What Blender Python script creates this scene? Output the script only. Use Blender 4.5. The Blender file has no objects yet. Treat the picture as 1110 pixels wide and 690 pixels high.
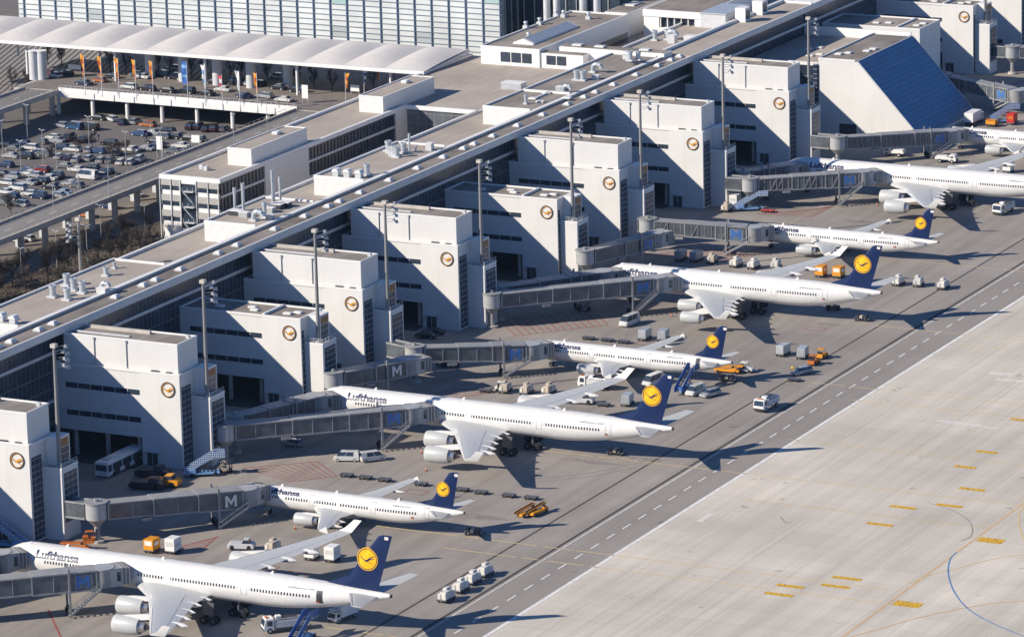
import bpy, bmesh, math, random
from mathutils import Vector, Matrix
random.seed(7)
PI = math.pi
S = bpy.context.scene
COL = S.collection

# ------------------------------------------------------------------ camera
YAW, PITCH, ROLL, FOC = -0.472698897, 0.245772378, -0.0236766865, 5018.187
CAMP = Vector((423.8938, -745.4763, 234.9550))
def _cam_axes():
    cy, sy, cp, sp = math.cos(YAW), math.sin(YAW), math.cos(PITCH), math.sin(PITCH)
    fwd = Vector((sy*cp, cy*cp, -sp)); right = Vector((cy, -sy, 0)); up = right.cross(fwd)
    cr, sr = math.cos(ROLL), math.sin(ROLL)
    return cr*right + sr*up, -sr*right + cr*up, fwd
CR, CU, CF = _cam_axes()
def G(u, v, z=0.0):
    """ground point seen at photo pixel (u, v), on the level z"""
    d = CR*((u-555)/FOC) - CU*((v-345)/FOC) + CF
    t = (z-CAMP.z)/d.z
    p = CAMP + d*t
    return Vector((p.x, p.y, z))
cam = bpy.data.cameras.new('camera'); co = bpy.data.objects.new('camera', cam); COL.objects.link(co)
cam.sensor_width = 36; cam.lens = FOC*36/1110; cam.clip_start = 5; cam.clip_end = 8000
co.matrix_world = Matrix(((CR.x, CU.x, -CF.x, CAMP.x), (CR.y, CU.y, -CF.y, CAMP.y), (CR.z, CU.z, -CF.z, CAMP.z), (0, 0, 0, 1)))
S.camera = co

# ------------------------------------------------------------------ light
SUN_EL, SUN_TO = math.radians(30), math.radians(45)      # light travels towards +x +y
w = bpy.data.worlds.new('World'); S.world = w; w.use_nodes = True
nt = w.node_tree; nt.nodes.clear()
sky = nt.nodes.new('ShaderNodeTexSky'); sky.sky_type = 'NISHITA'; sky.sun_disc = False
sky.sun_elevation = SUN_EL
sunpos = Vector((-math.cos(SUN_TO), -math.sin(SUN_TO), 0))
sky.sun_rotation = math.atan2(sunpos.x, sunpos.y)
sky.air_density = 1.0; sky.dust_density = 0.0; sky.ozone_density = 10.0; sky.altitude = 1500
bg = nt.nodes.new('ShaderNodeBackground'); bg.inputs[1].default_value = 0.095
wo = nt.nodes.new('ShaderNodeOutputWorld')
nt.links.new(sky.outputs[0], bg.inputs[0]); nt.links.new(bg.outputs[0], wo.inputs[0])
sl = bpy.data.lights.new('sun', 'SUN'); sl.energy = 5.0; sl.angle = math.radians(0.53); sl.color = (1.0, 0.905, 0.77)
so = bpy.data.objects.new('sun', sl); COL.objects.link(so)
ld = Vector((math.cos(SUN_TO)*math.cos(SUN_EL), math.sin(SUN_TO)*math.cos(SUN_EL), -math.sin(SUN_EL)))
so.rotation_euler = ld.to_track_quat('-Z', 'Y').to_euler(); so.location = (-300, -300, 300)
S.view_settings.view_transform = 'Standard'; S.view_settings.look = 'None'
S.view_settings.gamma = 1; S.view_settings.exposure = 0.33
S.cycles.use_denoising = True; S.cycles.max_bounces = 5; S.cycles.diffuse_bounces = 3
S.cycles.glossy_bounces = 3; S.cycles.transparent_max_bounces = 6; S.cycles.volume_bounces = 0

# ------------------------------------------------------------------ materials
MATS = {}
def srgb(r, g, b):
    f = lambda c: (c/255/12.92) if c/255 <= .04045 else ((c/255+.055)/1.055)**2.4
    return (f(r), f(g), f(b))
def mat(name, col, rough=.6, metal=0, noise=.12, scale=.6, bump=0, stretch=None, spec=.4, coat=0):
    if name in MATS: return MATS[name]
    m = bpy.data.materials.new(name); m.use_nodes = True; n = m.node_tree.nodes; L = m.node_tree.links
    b = n['Principled BSDF']; b.inputs['Roughness'].default_value = rough; b.inputs['Metallic'].default_value = metal
    b.inputs['Specular IOR Level'].default_value = spec; b.inputs['Coat Weight'].default_value = coat
    tc = n.new('ShaderNodeTexCoord'); src = tc.outputs['Object']
    if stretch:
        mp = n.new('ShaderNodeMapping'); mp.inputs['Scale'].default_value = stretch; L.new(src, mp.inputs[0]); src = mp.outputs[0]
    nz = n.new('ShaderNodeTexNoise'); nz.inputs['Scale'].default_value = scale; nz.inputs['Detail'].default_value = 5; nz.inputs['Roughness'].default_value = .6
    L.new(src, nz.inputs['Vector'])
    mr = n.new('ShaderNodeMapRange'); mr.inputs[1].default_value = .3; mr.inputs[2].default_value = .7
    mr.inputs[3].default_value = 1-noise; mr.inputs[4].default_value = 1+noise; L.new(nz.outputs['Fac'], mr.inputs[0])
    mx = n.new('ShaderNodeVectorMath'); mx.operation = 'SCALE'; mx.inputs[0].default_value = col
    L.new(mr.outputs[0], mx.inputs['Scale']); L.new(mx.outputs[0], b.inputs['Base Color'])
    if bump:
        bp = n.new('ShaderNodeBump'); bp.inputs['Strength'].default_value = bump; L.new(nz.outputs['Fac'], bp.inputs['Height']); L.new(bp.outputs[0], b.inputs['Normal'])
    m['_c'] = 1
    MATS[name] = m
    return m
class NB:
    """tiny node builder on a material"""
    def __init__(s, m):
        s.m = m; s.n = m.node_tree.nodes; s.L = m.node_tree.links; s.b = s.n['Principled BSDF']
        s.tc = s.n.new('ShaderNodeTexCoord'); s.sx = s.n.new('ShaderNodeSeparateXYZ'); s.L.new(s.tc.outputs['Object'], s.sx.inputs[0])
    def axis(s, a): return s.sx.outputs[a]
    def math(s, op, a, b=None, c=None):
        x = s.n.new('ShaderNodeMath'); x.operation = op
        for i, v in enumerate((a, b, c)):
            if v is None: continue
            if isinstance(v, (int, float)): x.inputs[i].default_value = v
            else: s.L.new(v, x.inputs[i])
        return x.outputs[0]
    def band(s, v, lo, hi):
        return s.math('MULTIPLY', s.math('GREATER_THAN', v, lo), s.math('LESS_THAN', v, hi))
    def grid(s, v, period, duty, off=0):       # 1 inside the first "duty" part of each period
        f = s.math('FRACT', s.math('DIVIDE', s.math('ADD', v, off+1000*period), period))
        return s.math('LESS_THAN', f, duty)
    def mix(s, fac, a, b):
        x = s.n.new('ShaderNodeMix'); x.data_type = 'RGBA'
        s.L.new(fac, x.inputs[0]) if not isinstance(fac, (int, float)) else setattr(x.inputs[0], 'default_value', fac)
        for i, v in ((6, a), (7, b)):
            if isinstance(v, tuple): x.inputs[i].default_value = (*v, 1)
            else: s.L.new(v, x.inputs[i])
        return x.outputs[2]
    def noise(s, scale, stretch=None, detail=5):
        z = s.n.new('ShaderNodeTexNoise'); z.inputs['Scale'].default_value = scale; z.inputs['Detail'].default_value = detail
        src = s.tc.outputs['Object']
        if stretch:
            mp = s.n.new('ShaderNodeMapping'); mp.inputs['Scale'].default_value = stretch; s.L.new(src, mp.inputs[0]); src = mp.outputs[0]
        s.L.new(src, z.inputs['Vector']); return z.outputs['Fac']
    def rng(s, v, a, b, c, d):
        x = s.n.new('ShaderNodeMapRange'); s.L.new(v, x.inputs[0])
        for i, q in enumerate((a, b, c, d)): x.inputs[i+1].default_value = q
        return x.outputs[0]
    def scale(s, col, f):
        x = s.n.new('ShaderNodeVectorMath'); x.operation = 'SCALE'
        if isinstance(col, tuple): x.inputs[0].default_value = col
        else: s.L.new(col, x.inputs[0])
        s.L.new(f, x.inputs['Scale']) if not isinstance(f, (int, float)) else setattr(x.inputs['Scale'], 'default_value', f)
        return x.outputs[0]
    def out(s, col): s.L.new(col, s.b.inputs['Base Color'])
def newmat(name, rough=.6, metal=0, spec=.4):
    m = bpy.data.materials.new(name); m.use_nodes = True; MATS[name] = m
    m.node_tree.nodes['Principled BSDF'].inputs['Roughness'].default_value = rough
    m.node_tree.nodes['Principled BSDF'].inputs['Metallic'].default_value = metal
    m.node_tree.nodes['Principled BSDF'].inputs['Specular IOR Level'].default_value = spec
    return m

WHITE = mat('white_paint', (.78, .77, .75), .45, noise=.04, scale=.15)
PLANEW = mat('aircraft_white', (.72, .71, .69), .28, noise=.03, scale=.5, coat=.3)
WINGG = mat('wing_grey', (.50, .515, .515), .4, noise=.06, scale=.9)
NACELLE = mat('nacelle_grey', (.47, .485, .485), .35, noise=.05, scale=.8)
METAL = mat('bare_metal', (.55, .55, .56), .35, .8, noise=.1)
DARKM = mat('dark_metal', (.06, .06, .07), .5, .3)
BLACK = mat('black_rubber', (.02, .02, .022), .8)
BLUE = mat('fin_blue', (.008, .022, .085), .3, noise=.05)
YEL = mat('emblem_yellow', srgb(240, 180, 20), .4, noise=.03)
GOLD = mat('emblem_gold', srgb(214, 150, 30), .4, noise=.05)
GEARM = mat('gear_grey', (.14, .14, .145), .5, .3)  # gear colour darkened to stand for the deep shadow beneath the aircraft
NAVY = mat('lettering_blue', srgb(22, 40, 84), .4, noise=.02)
GREYL = mat('lettering_grey', srgb(150, 155, 165), .5, noise=.02)
STEEL = mat('galvanised_steel', (.42, .43, .44), .5, .2, noise=.12)
LSTEEL = mat('light_steel', (.58, .59, .60), .5, .1, noise=.08)
CONC = mat('concrete', (.50, .46, .41), .85, noise=.14, scale=.4)
DCONC = mat('dark_concrete', (.22, .21, .20), .85, noise=.2, scale=.4)
GLASS = mat('dark_glass', (.035, .05, .075), .12, 0, noise=.3, scale=.8, spec=.7)
BRID = mat('bridge_roof_grey', (.29, .295, .30), .5, noise=.15)
BGLASS = mat('bridge_glass', (.105, .118, .135), .25, 0, noise=.35, scale=.5, spec=.6)
ORANGE = mat('orange_paint', srgb(190, 108, 42), .5)
YELP = mat('yellow_paint', srgb(222, 150, 35), .5)
RED = mat('red_paint', srgb(190, 45, 35), .5)
LBLUE = mat('light_blue_paint', srgb(120, 160, 205), .5)
MBLUE = mat('sign_blue', srgb(62, 115, 190), .5)
SBLUE = mat('stair_blue', srgb(35, 70, 130), .5)
SILVER = mat('silver_sheet', (.50, .54, .57), .35, .3, noise=.1)
BEIGE = mat('beige_cargo', (.50, .43, .34), .7, noise=.15)
CARGOW = mat('cargo_wrap', (.62, .60, .56), .6, noise=.2, scale=1.5)
PLASTIC = mat('dome_white', (.72, .72, .70), .35, noise=.04)
BARK = mat('bark', (.05, .04, .035), .9, noise=.25)
TWIG = mat('twigs', (.062, .05, .042), .9, noise=.35)
FIR = mat('conifer', (.012, .022, .02), .9, noise=.4)
SKIN = mat('skin', (.45, .28, .2), .6)
HIVIS = mat('hi_vis', srgb(225, 190, 40), .7)
TROUS = mat('dark_cloth', (.03, .035, .05), .9)

def wall_panels():
    m = newmat('tower_cladding', .5); q = NB(m)
    z = q.axis(2); ln = q.grid(z, .5, .07)
    xl = q.grid(q.math('ADD', q.axis(0), q.axis(1)), 2.4, .02)
    f = q.math('MAXIMUM', ln, xl)
    base = q.scale((.73, .72, .70), q.math('MULTIPLY', q.rng(q.noise(.12), .3, .7, .95, 1.03), q.rng(q.noise(.6, (1, 1, .1)), .45, .75, 1.0, .95)))
    q.out(q.mix(q.math('MULTIPLY', f, .32), base, (.48, .47, .45))); return m
WALL = wall_panels()
def louvre():
    m = newmat('louvre_white', .5); q = NB(m)
    f = q.grid(q.axis(2), .45, .25)
    q.out(q.mix(f, (.78, .77, .74), (.50, .49, .47)))
    return m
LOUV = louvre()
def roofmat(name, col, amp=.12):
    m = newmat(name, .9, spec=.2); q = NB(m)
    a = q.rng(q.noise(.08), .3, .7, 1-amp, 1+amp); b = q.rng(q.noise(1.2, (1, .12, 1)), .3, .7, 1-amp*.6, 1+amp*.6)
    seam = q.grid(q.axis(0), 3.1, .03)
    sp = q.math('GREATER_THAN', q.noise(.9, None, 2), .68)
    c = q.scale(col, q.math('MULTIPLY', a, b)); c = q.mix(q.math('MULTIPLY', seam, .3), c, (.12, .11, .1))
    q.out(q.mix(q.math('MULTIPLY', sp, .25), c, (.16, .15, .14))); return m
ROOF = roofmat('gravel_roof', (.41, .36, .31)); ROOFD = roofmat('dark_bitumen_roof', (.24, .212, .19), .3)
ROOFT = roofmat('tower_roof', (.27, .24, .212), .25)
def facade(name, axis, px, dx, pz, dz, frame, glass, rough=.25, offz=0, offx=0, vary=.5):
    m = newmat(name, rough, spec=.6); q = NB(m)
    a = q.math('MAXIMUM', q.grid(q.axis(axis), px, dx, offx), q.grid(q.axis(2), pz, dz, offz))
    g = q.scale(glass, q.rng(q.noise(.35), .3, .7, 1-vary, 1+vary))
    q.out(q.mix(a, g, frame)); return m
FAC_T = facade('terminal_glazing', 1, 1.5, .12, 3.2, .1, (.11, .12, .14), (.022, .034, .058))
FAC_C = facade('stair_glazing', 1, 1.4, .06, 1.15, .14, (.30, .32, .34), (.03, .045, .075))
FAC_W = facade('office_glazing', 1, 3.2, .04, 3.5, .12, (.13, .15, .18), (.025, .035, .06))
FAC_S = facade('grey_glazing', 0, 2.2, .08, 2.5, .08, (.20, .21, .22), (.12, .13, .15), vary=.25)  # grey glass in a paler grey frame grid

# ------------------------------------------------------------------ mesh helper
class MB:
    def __init__(s): s.v = []; s.f = []; s.m = []; s.mats = []
    def mi(s, m):
        if m not in s.mats: s.mats.append(m)
        return s.mats.index(m)
    def add(s, vs, fs, m, T=None):
        o = len(s.v)
        s.v += [tuple(T @ Vector(p)) if T else tuple(p) for p in vs]
        i = s.mi(m)
        for f in fs: s.f.append([o+k for k in f]); s.m.append(i)
        return s
    def box(s, x0, y0, z0, x1, y1, z1, m, T=None):
        x0, x1 = min(x0, x1), max(x0, x1); y0, y1 = min(y0, y1), max(y0, y1); z0, z1 = min(z0, z1), max(z0, z1)
        return s.add([(x0, y0, z0), (x1, y0, z0), (x1, y1, z0), (x0, y1, z0), (x0, y0, z1), (x1, y0, z1), (x1, y1, z1), (x0, y1, z1)],
              [(3, 2, 1, 0), (4, 5, 6, 7), (0, 1, 5, 4), (1, 2, 6, 5), (2, 3, 7, 6), (3, 0, 4, 7)], m, T)
    def hexa(s, b, t, m, T=None):   # four bottom points, four top points (ccw from above)
        return s.add(list(b)+list(t), [(3, 2, 1, 0), (4, 5, 6, 7), (0, 1, 5, 4), (1, 2, 6, 5), (2, 3, 7, 6), (3, 0, 4, 7)], m, T)
    def loft(s, rings, m, cap=True, T=None):
        n = len(rings[0]); vs = [p for r in rings for p in r]; fs = []
        for i in range(len(rings)-1):
            for j in range(n): fs.append((i*n+j, i*n+(j+1) % n, (i+1)*n+(j+1) % n, (i+1)*n+j))
        if cap: fs.append(tuple(reversed(range(n)))); fs.append(tuple((len(rings)-1)*n+j for j in range(n)))
        return s.add(vs, fs, m, T)
    def tube(s, a, b, r, m, r2=None, n=8, T=None):
        a, b = Vector(a), Vector(b); d = (b-a).normalized(); r2 = r if r2 is None else r2
        u = d.orthogonal().normalized(); v = d.cross(u)
        ring = lambda c, R: [c+u*math.cos(2*PI*k/n)*R+v*math.sin(2*PI*k/n)*R for k in range(n)]
        return s.loft([ring(a, r), ring(b, r2)], m, T=T)
    def bar(s, a, b, w, h, m, T=None):      # rectangular bar, h roughly vertical
        a, b = Vector(a), Vector(b); d = (b-a).normalized()
        up = Vector((0, 0, 1)) if abs(d.z) < .95 else Vector((1, 0, 0))
        r = d.cross(up).normalized(); u = r.cross(d)
        ring = lambda c: [c-r*w/2-u*h/2, c+r*w/2-u*h/2, c+r*w/2+u*h/2, c-r*w/2+u*h/2]
        return s.loft([ring(a), ring(b)], m, T=T)
    def lathe(s, prof, m, n=16, axis='x', c=(0, 0, 0), cap=False, T=None):
        rings = []
        for (t, r) in prof:
            ring = []
            for k in range(n):
                a = 2*PI*k/n; p, q = math.cos(a)*r, math.sin(a)*r
                ring.append((c[0]+t, c[1]+p, c[2]+q) if axis == 'x' else (c[0]+p, c[1]+q, c[2]+t))
            rings.append(ring)
        return s.loft(rings, m, cap, T=T)
    def prism(s, poly, z0, z1, m, T=None):
        n = len(poly)
        return s.add([(x, y, z0) for x, y in poly]+[(x, y, z1) for x, y in poly],
             [tuple(reversed(range(n))), tuple(range(n, 2*n))]+[(k, (k+1) % n, n+(k+1) % n, n+k) for k in range(n)], m, T)
    def yprism(s, poly, y0, y1, m, T=None):       # polygon in x,z extruded in y
        n = len(poly)
        return s.add([(x, y0, z) for x, z in poly]+[(x, y1, z) for x, z in poly],
             [tuple(range(n)), tuple(reversed(range(n, 2*n)))]+[((k+1) % n, k, n+k, n+(k+1) % n) for k in range(n)], m, T)
    def build(s, name, parent=None, smooth=False, bevel=0, kind=None, loc=None, rot=0):
        me = bpy.data.meshes.new(name); me.from_pydata(s.v, [], s.f)
        for m in s.mats: me.materials.append(m)
        me.polygons.foreach_set('material_index', s.m)
        bm = bmesh.new(); bm.from_mesh(me)
        if bevel:
            bmesh.ops.bevel(bm, geom=[e for e in bm.edges if e.is_manifold and e.calc_face_angle(0) > .5], offset=bevel, segments=2, affect='EDGES', clamp_overlap=True)
        bmesh.ops.recalc_face_normals(bm, faces=bm.faces)
        bm.to_mesh(me); bm.free()
        if smooth:
            me.polygons.foreach_set('use_smooth', [True]*len(me.polygons))
            me.set_sharp_from_angle(angle=math.radians(38))
        o = bpy.data.objects.new(name, me); COL.objects.link(o)
        if parent: o.parent = parent
        if kind: o['kind'] = kind
        if loc: o.location = loc
        o.rotation_euler.z = rot
        return o
def tag(o, label, cat, group=None):
    o['label'] = label; o['category'] = cat
    if group: o['group'] = group
    return o
def thing(name, label, cat, loc=(0, 0, 0), rot=0, group=None):
    o = bpy.data.objects.new(name, None); COL.objects.link(o); o.location = loc; o.rotation_euler.z = rot
    o.empty_display_size = .5
    return tag(o, label, cat, group)
def copy_tree(o, parent=None):
    c = o.copy(); COL.objects.link(c); c.parent = parent
    for ch in list(o.children): copy_tree(ch, c)
    return c
PROTO = {}
def place(key, make, name, label, cat, loc, rot=0, group=None):
    """first use builds the thing, later uses copy it with its parts"""
    if key not in PROTO:
        r = thing(name, label, cat); make(r); PROTO[key] = r
    else: r = copy_tree(PROTO[key])
    r.location = loc; r.rotation_euler.z = rot; tag(r, label, cat)
    if group: r['group'] = group
    elif 'group' in r: del r['group']
    return r

# ================================================================== SETTING
def sheet(name, pts, z, m, kind='structure', parent=None, thick=0):
    q = MB()
    if thick: q.prism([(p[0], p[1]) for p in pts], z-thick, z, m)
    else: q.add([(p[0], p[1], z) for p in pts], [tuple(range(len(pts)))], m)
    return q.build(name, parent, kind=kind)
def rect(x0, y0, x1, y1): return [(x0, y0), (x1, y0), (x1, y1), (x0, y1)]
def apron_mat(name, col, streak=.1, big=.08, joints=True, patch=None):
    m = newmat(name, .85, spec=.25); q = NB(m)
    s1 = q.rng(q.noise(.35, (1, .03, 1)), .3, .7, 1-streak, 1+streak)      # wheel and sweeping streaks run along the terminal
    s2 = q.rng(q.noise(.018), .3, .7, 1-big, 1+big)
    s3 = q.rng(q.noise(2.5), .3, .7, .95, 1.05)
    s4 = q.rng(q.noise(.05, (.25, 1, 1)), .35, .65, 1-streak*.6, 1+streak*.6)
    c = q.scale(col, q.math('MULTIPLY', q.math('MULTIPLY', s1, s2), q.math('MULTIPLY', s3, s4)))
    if joints:
        j = q.math('MAXIMUM', q.grid(q.axis(0), 7.5, .018), q.grid(q.axis(1), 7.5, .018))
        c = q.mix(q.math('MULTIPLY', j, .22), c, (.10, .09, .085))
        cid = q.math('FRACT', q.math('MULTIPLY', q.math('SINE', q.math('ADD', q.math('MULTIPLY', q.math('FLOOR', q.math('DIVIDE', q.axis(0), 7.5)), 12.99), q.math('MULTIPLY', q.math('FLOOR', q.math('DIVIDE', q.axis(1), 7.5)), 78.23))), 437.5))
        c = q.scale(c, q.rng(cid, 0, 1, .965, 1.03))
        rub = q.rng(q.noise(.9, (1, .02, 1), 6), .56, .72, 0, 1); c = q.mix(q.math('MULTIPLY', rub, .14), c, (.12, .11, .10))
    oil = q.math('GREATER_THAN', q.noise(.22, None, 3), .71)
    c = q.mix(q.math('MULTIPLY', oil, .35), c, (.07, .065, .06))
    q.out(c); return m
M_STAND = apron_mat('stand_surface', (.302, .272, .244), .13, .10)
M_ROAD = apron_mat('service_road_surface', (.29, .262, .236), .08, .05, False)
M_CONC = apron_mat('taxiway_concrete', (.575, .525, .448), .11, .12)
M_LAND = apron_mat('landside_asphalt', (.16, .145, .138), .08, .15, False)
M_SOIL = mat('soil_and_grass', (.10, .078, .055), .95, noise=.35, scale=.15)
sheet('ground', rect(-60, -1400, 2200, 3000), 0, M_STAND)
sheet('ground', [(-2400, -1400), (-60, -1400), (-60, 3000), (-2400, 3000)], 7.5, M_SOIL)
sheet('service_road', rect(78.9, -300, 89.4, 900), .012, M_ROAD)
sheet('taxiway', rect(89.4, -500, 2200, 1400), .008, M_CONC)
LINEW = mat('white_marking', (.74, .73, .70), .8, noise=.22, scale=1.2)
LINEY = mat('yellow_marking', srgb(222, 176, 88), .8, noise=.28, scale=1.5)
LINEYW = mat('worn_yellow_marking', (.66, .50, .24), .8, noise=.3, scale=2.5)
LINER = mat('red_marking', srgb(160, 78, 74), .8, noise=.2)
LINEB = mat('blue_marking', srgb(95, 135, 180), .8, noise=.2)
LINEO = mat('orange_marking', srgb(208, 172, 125), .8, noise=.15)
SEAM = mat('drain_seam', (.06, .055, .052), .9, noise=.2)
def stripes(name, segs, wd, m, z=.02):
    q = MB()
    for a, b in segs:
        a, b = Vector((a[0], a[1], 0)), Vector((b[0], b[1], 0)); d = (b-a)
        if d.length < .01: continue
        n = Vector((-d.y, d.x, 0)).normalized()*wd/2
        q.add([(a+n).to_tuple()[:2]+(z,), (a-n).to_tuple()[:2]+(z,), (b-n).to_tuple()[:2]+(z,), (b+n).to_tuple()[:2]+(z,)], [(0, 1, 2, 3)], m)
    return q.build(name, kind='structure')
stripes('stop_line_marking', [((89.6, -300), (89.6, 900))], .75, LINEW)
stripes('road_edge_marking', [((79.5, -300), (79.5, 900))], .22, LINEW)
stripes('road_centre_marking', [((84.2, y), (84.2, y+3.3)) for y in [k*6.45-150 for k in range(110)]], .3, LINEW)
stripes('drain_channel', [((78.5, -300), (78.5, 900))], .55, SEAM, .016)
stripes('pavement_seam', [((70.8, -300), (70.8, 900))], .4, SEAM, .016)
stripes('taxi_line_marking', [((143.6, -400), (143.6, 600))], .36, LINEO)
lead = []
for y0, x0, x1 in ((0, 45, 143), (-15.5, 96, 143), (-55.2, 40, 143), (-62.6, 60, 143), (24.4, 88, 140), (55, 88, 130), (64, 70, 128), (110.5, 70, 125), (102.6, 90, 118), (-110, 60, 140), (166, 60, 120), (221, 60, 120)):
    x = x0
    while x < x1:
        L_ = random.uniform(3, 9); lead.append(((x, y0), (min(x+L_, x1), y0))); x += L_+random.choice((.05, .5, 1.2))
stripes('stand_lead_marking', lead, .26, LINEYW)
def curve_pts(pts, n=10):
    P = [Vector((p[0], p[1])) for p in pts]; P = [P[0]*2-P[1]]+P+[P[-1]*2-P[-2]]; out = []
    for i in range(1, len(P)-2):
        for k in range(n):
            t = k/n; out.append(.5*((2*P[i])+(P[i+1]-P[i-1])*t+(2*P[i-1]-5*P[i]+4*P[i+1]-P[i+2])*t*t+(3*P[i]-P[i-1]-3*P[i+1]+P[i+2])*t**3))
    return out+[P[-2]]
def pxcurve(name, pix, wd, m):
    c = curve_pts([G(*p) for p in pix]); return stripes(name, list(zip(c[:-1], c[1:])), wd, m, .024)
pxcurve('blue_curve_marking', [(1037, 598), (1030, 606), (1028, 621), (1034, 640), (1049, 659), (1074, 674), (1112, 690), (1140, 700)], .27, LINEB)
pxcurve('yellow_curve_marking', [(918, 691), (957, 680), (1000, 668), (1048, 658), (1080, 653), (1115, 651)], .32, LINEO)
pxcurve('yellow_curve_marking', [(985, 632), (1008, 623), (1040, 615), (1075, 606), (1112, 600)], .26, LINEYW)
pxcurve('yellow_curve_marking', [(1112, 546), (1105, 556), (1105, 570), (1112, 590)], .28, LINEYW)
def board_mat():
    m = newmat('stand_number_marking', .8); q = NB(m)
    a = q.math('GREATER_THAN', q.noise(2.3, (1.0, 1.5, 1), 1), .53)
    q.out(q.mix(q.math('MULTIPLY', a, .7), srgb(228, 180, 50), (.16, .09, .03))); return m
BOARD = board_mat()
for (u, v, L_) in ((1053.8, 530, 5), (978.8, 549.5, 5), (1029, 547.7, 5), (953.8, 568, 5), (1074, 585.5, 4.6), (918, 626.5, 5.3), (856.6, 635, 5), (905.7, 635, 5.2), (844.3, 643.8, 5.2), (983.8, 654.5, 4.8), (1069.5, 489.7, 4.3), (1046, 505.9, 4.3), (1107, 455, 4.3)):
    g = G(u, v); h = 1.35 if u in (1074, 983.8) else .68
    sheet('stand_number_marking', rect(g.x-L_/2, g.y-h/1, g.x+L_/2, g.y+h/1), .03, BOARD)
# red hatched keep-clear areas beside each gate
for (px, step) in (([(263, 507), (344, 500), (365.6, 516), (315, 521.7)], 1.5), ([(165, 600), (225, 584), (236, 581), (222, 593)], 1.8),
                   ([(540, 347), (642, 337), (659, 352), (560, 364)], 1.5), ([(700, 276), (780, 270), (818, 277), (770, 284)], 1.5), ([(820, 232), (900, 225), (905, 222), (880, 235)], 1.6),
                   ([(470, 425), (530, 418), (545, 424), (500, 430)], 1.8), ([(560, 585), (640, 575), (660, 590), (590, 600)], 9e9)):
    if step > 1e6: continue
    P = [G(*p) for p in px]; segs = [(P[i], P[(i+1) % 4]) for i in range(4)]
    n = int((P[1]-P[0]).length/step)
    for k in range(1, n): segs.append((P[0].lerp(P[1], k/n), P[3].lerp(P[2], k/n)))
    stripes('red_hatch_marking', segs, .2, LINER, .021)
for (u, v) in ((700, 372), (712, 388), (320, 622), (288, 615), (451, 533), (884, 356)):
    g = G(u, v); r_ = [(g.x-2, g.y-1.4), (g.x+2, g.y-1.4), (g.x+2, g.y+1.4), (g.x-2, g.y+1.4)]
    stripes('red_box_marking', [(r_[i], r_[(i+1) % 4]) for i in range(4)], .16, LINER, .021)
stripes('red_line_marking', [(G(52, 660), G(67, 692)), (G(1018, 690), G(1000, 700))], .3, LINER, .021)

TYRE = mat('tyre_rubber_mark', (.30, .27, .24), .9, noise=.3, scale=1.0)
for pix in ([(1008, 545), (1030, 552), (1048, 562), (1054, 572), (1052, 581), (1042, 586)], [(560, 520), (640, 512), (740, 490)], [(565, 523), (645, 515), (745, 493)], [(846, 560), (852, 566), (858, 566)]): pxcurve('tyre_mark', pix, .22, TYRE)
PATCH = mat('worn_white_patch', (.66, .62, .57), .85, noise=.2, scale=.8)
for (u, v, a, b) in ((1040, 458, 9, 1.2), (1052, 461, 11, .8), (1095, 412, 6, 1.5), (1085, 405, 5, 2), (765, 560, 1.2, 6)):
    g = G(u, v); sheet('repair_patch', rect(g.x-a/2, g.y-b/2, g.x+a/2, g.y+b/2), .011, PATCH)
for (u, v, a, b) in ((640, 500, 16, 2.5), (700, 497, 10, 2), (520, 560, 12, 3), (860, 340, 14, 3), (900, 352, 8, 2), (470, 560, 6, 3), (930, 240, 10, 3)):
    g = G(u, v); pts = [(g.x+math.cos(t/9*2*PI)*a/2*random.uniform(.7, 1.1), g.y+math.sin(t/9*2*PI)*b/2*random.uniform(.7, 1.1)) for t in range(9)]; sheet('oil_stain', pts, .005, mat('oil_stain', (.25, .222, .205), .7, noise=.25, scale=.6))

# ================================================================== TERMINAL
term = thing('terminal_building', 'long flat-roofed terminal building with dark glazed front behind the white gate towers', 'building')
def part(q, name, parent=term, **k): return q.build(name, parent, **k)
q = MB(); q.box(-40, -230, 0, -35.2, 620, 23.6, FAC_T); part(q, 'glazed_front')
q = MB()                                            # light sill bands on the front
for z in (19.6, 10.4): q.box(-35.2, -230, z, -34.85, 620, z+.55, LSTEEL)
part(q, 'sill_band')
q = MB(); q.box(-40.5, -230, 23.6, -33, 620, 24.7, WHITE); part(q, 'front_slab')
q = MB(); q.box(-33.35, -230, 24.7, -33, 620, 25.1, WHITE); q.box(-33.1, -230, 23.7, -32.9, 620, 24.95, LSTEEL); part(q, 'front_parapet')
q = MB(); q.box(-38.1, -230, 24.7, -33.35, 244, 24.86, ROOFD); part(q, 'roof_strip')
q = MB(); q.box(-38.9, -230, 21, -38.3, 244, 25.3, CONC); q.box(-39.5, -230, 25.1, -38.35, 244, 25.42, WHITE); part(q, 'roof_upstand')
q = MB(); q.box(-59, -230, 7, -39.6, 246, 21.15, CONC); q.box(-58.6, -230, 21.15, -39.2, 246, 21.3, ROOF); part(q, 'rear_roof')
q = MB(); q.box(-59.6, -230, 20.6, -58.9, 184, 21.85, WHITE); part(q, 'rear_parapet')
def parapet(q, x0, y0, x1, y1, z, t=.45, h=.5, m=WHITE, skip=''):
    if 'w' not in skip: q.box(x0, y0, z, x0+t, y1, z+h, m)
    if 'e' not in skip: q.box(x1-t, y0, z, x1, y1, z+h, m)
    if 's' not in skip: q.box(x0+t, y0, z, x1-t, y0+t, z+h, m)
    if 'n' not in skip: q.box(x0+t, y1-t, z, x1-t, y1, z+h, m)
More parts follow.
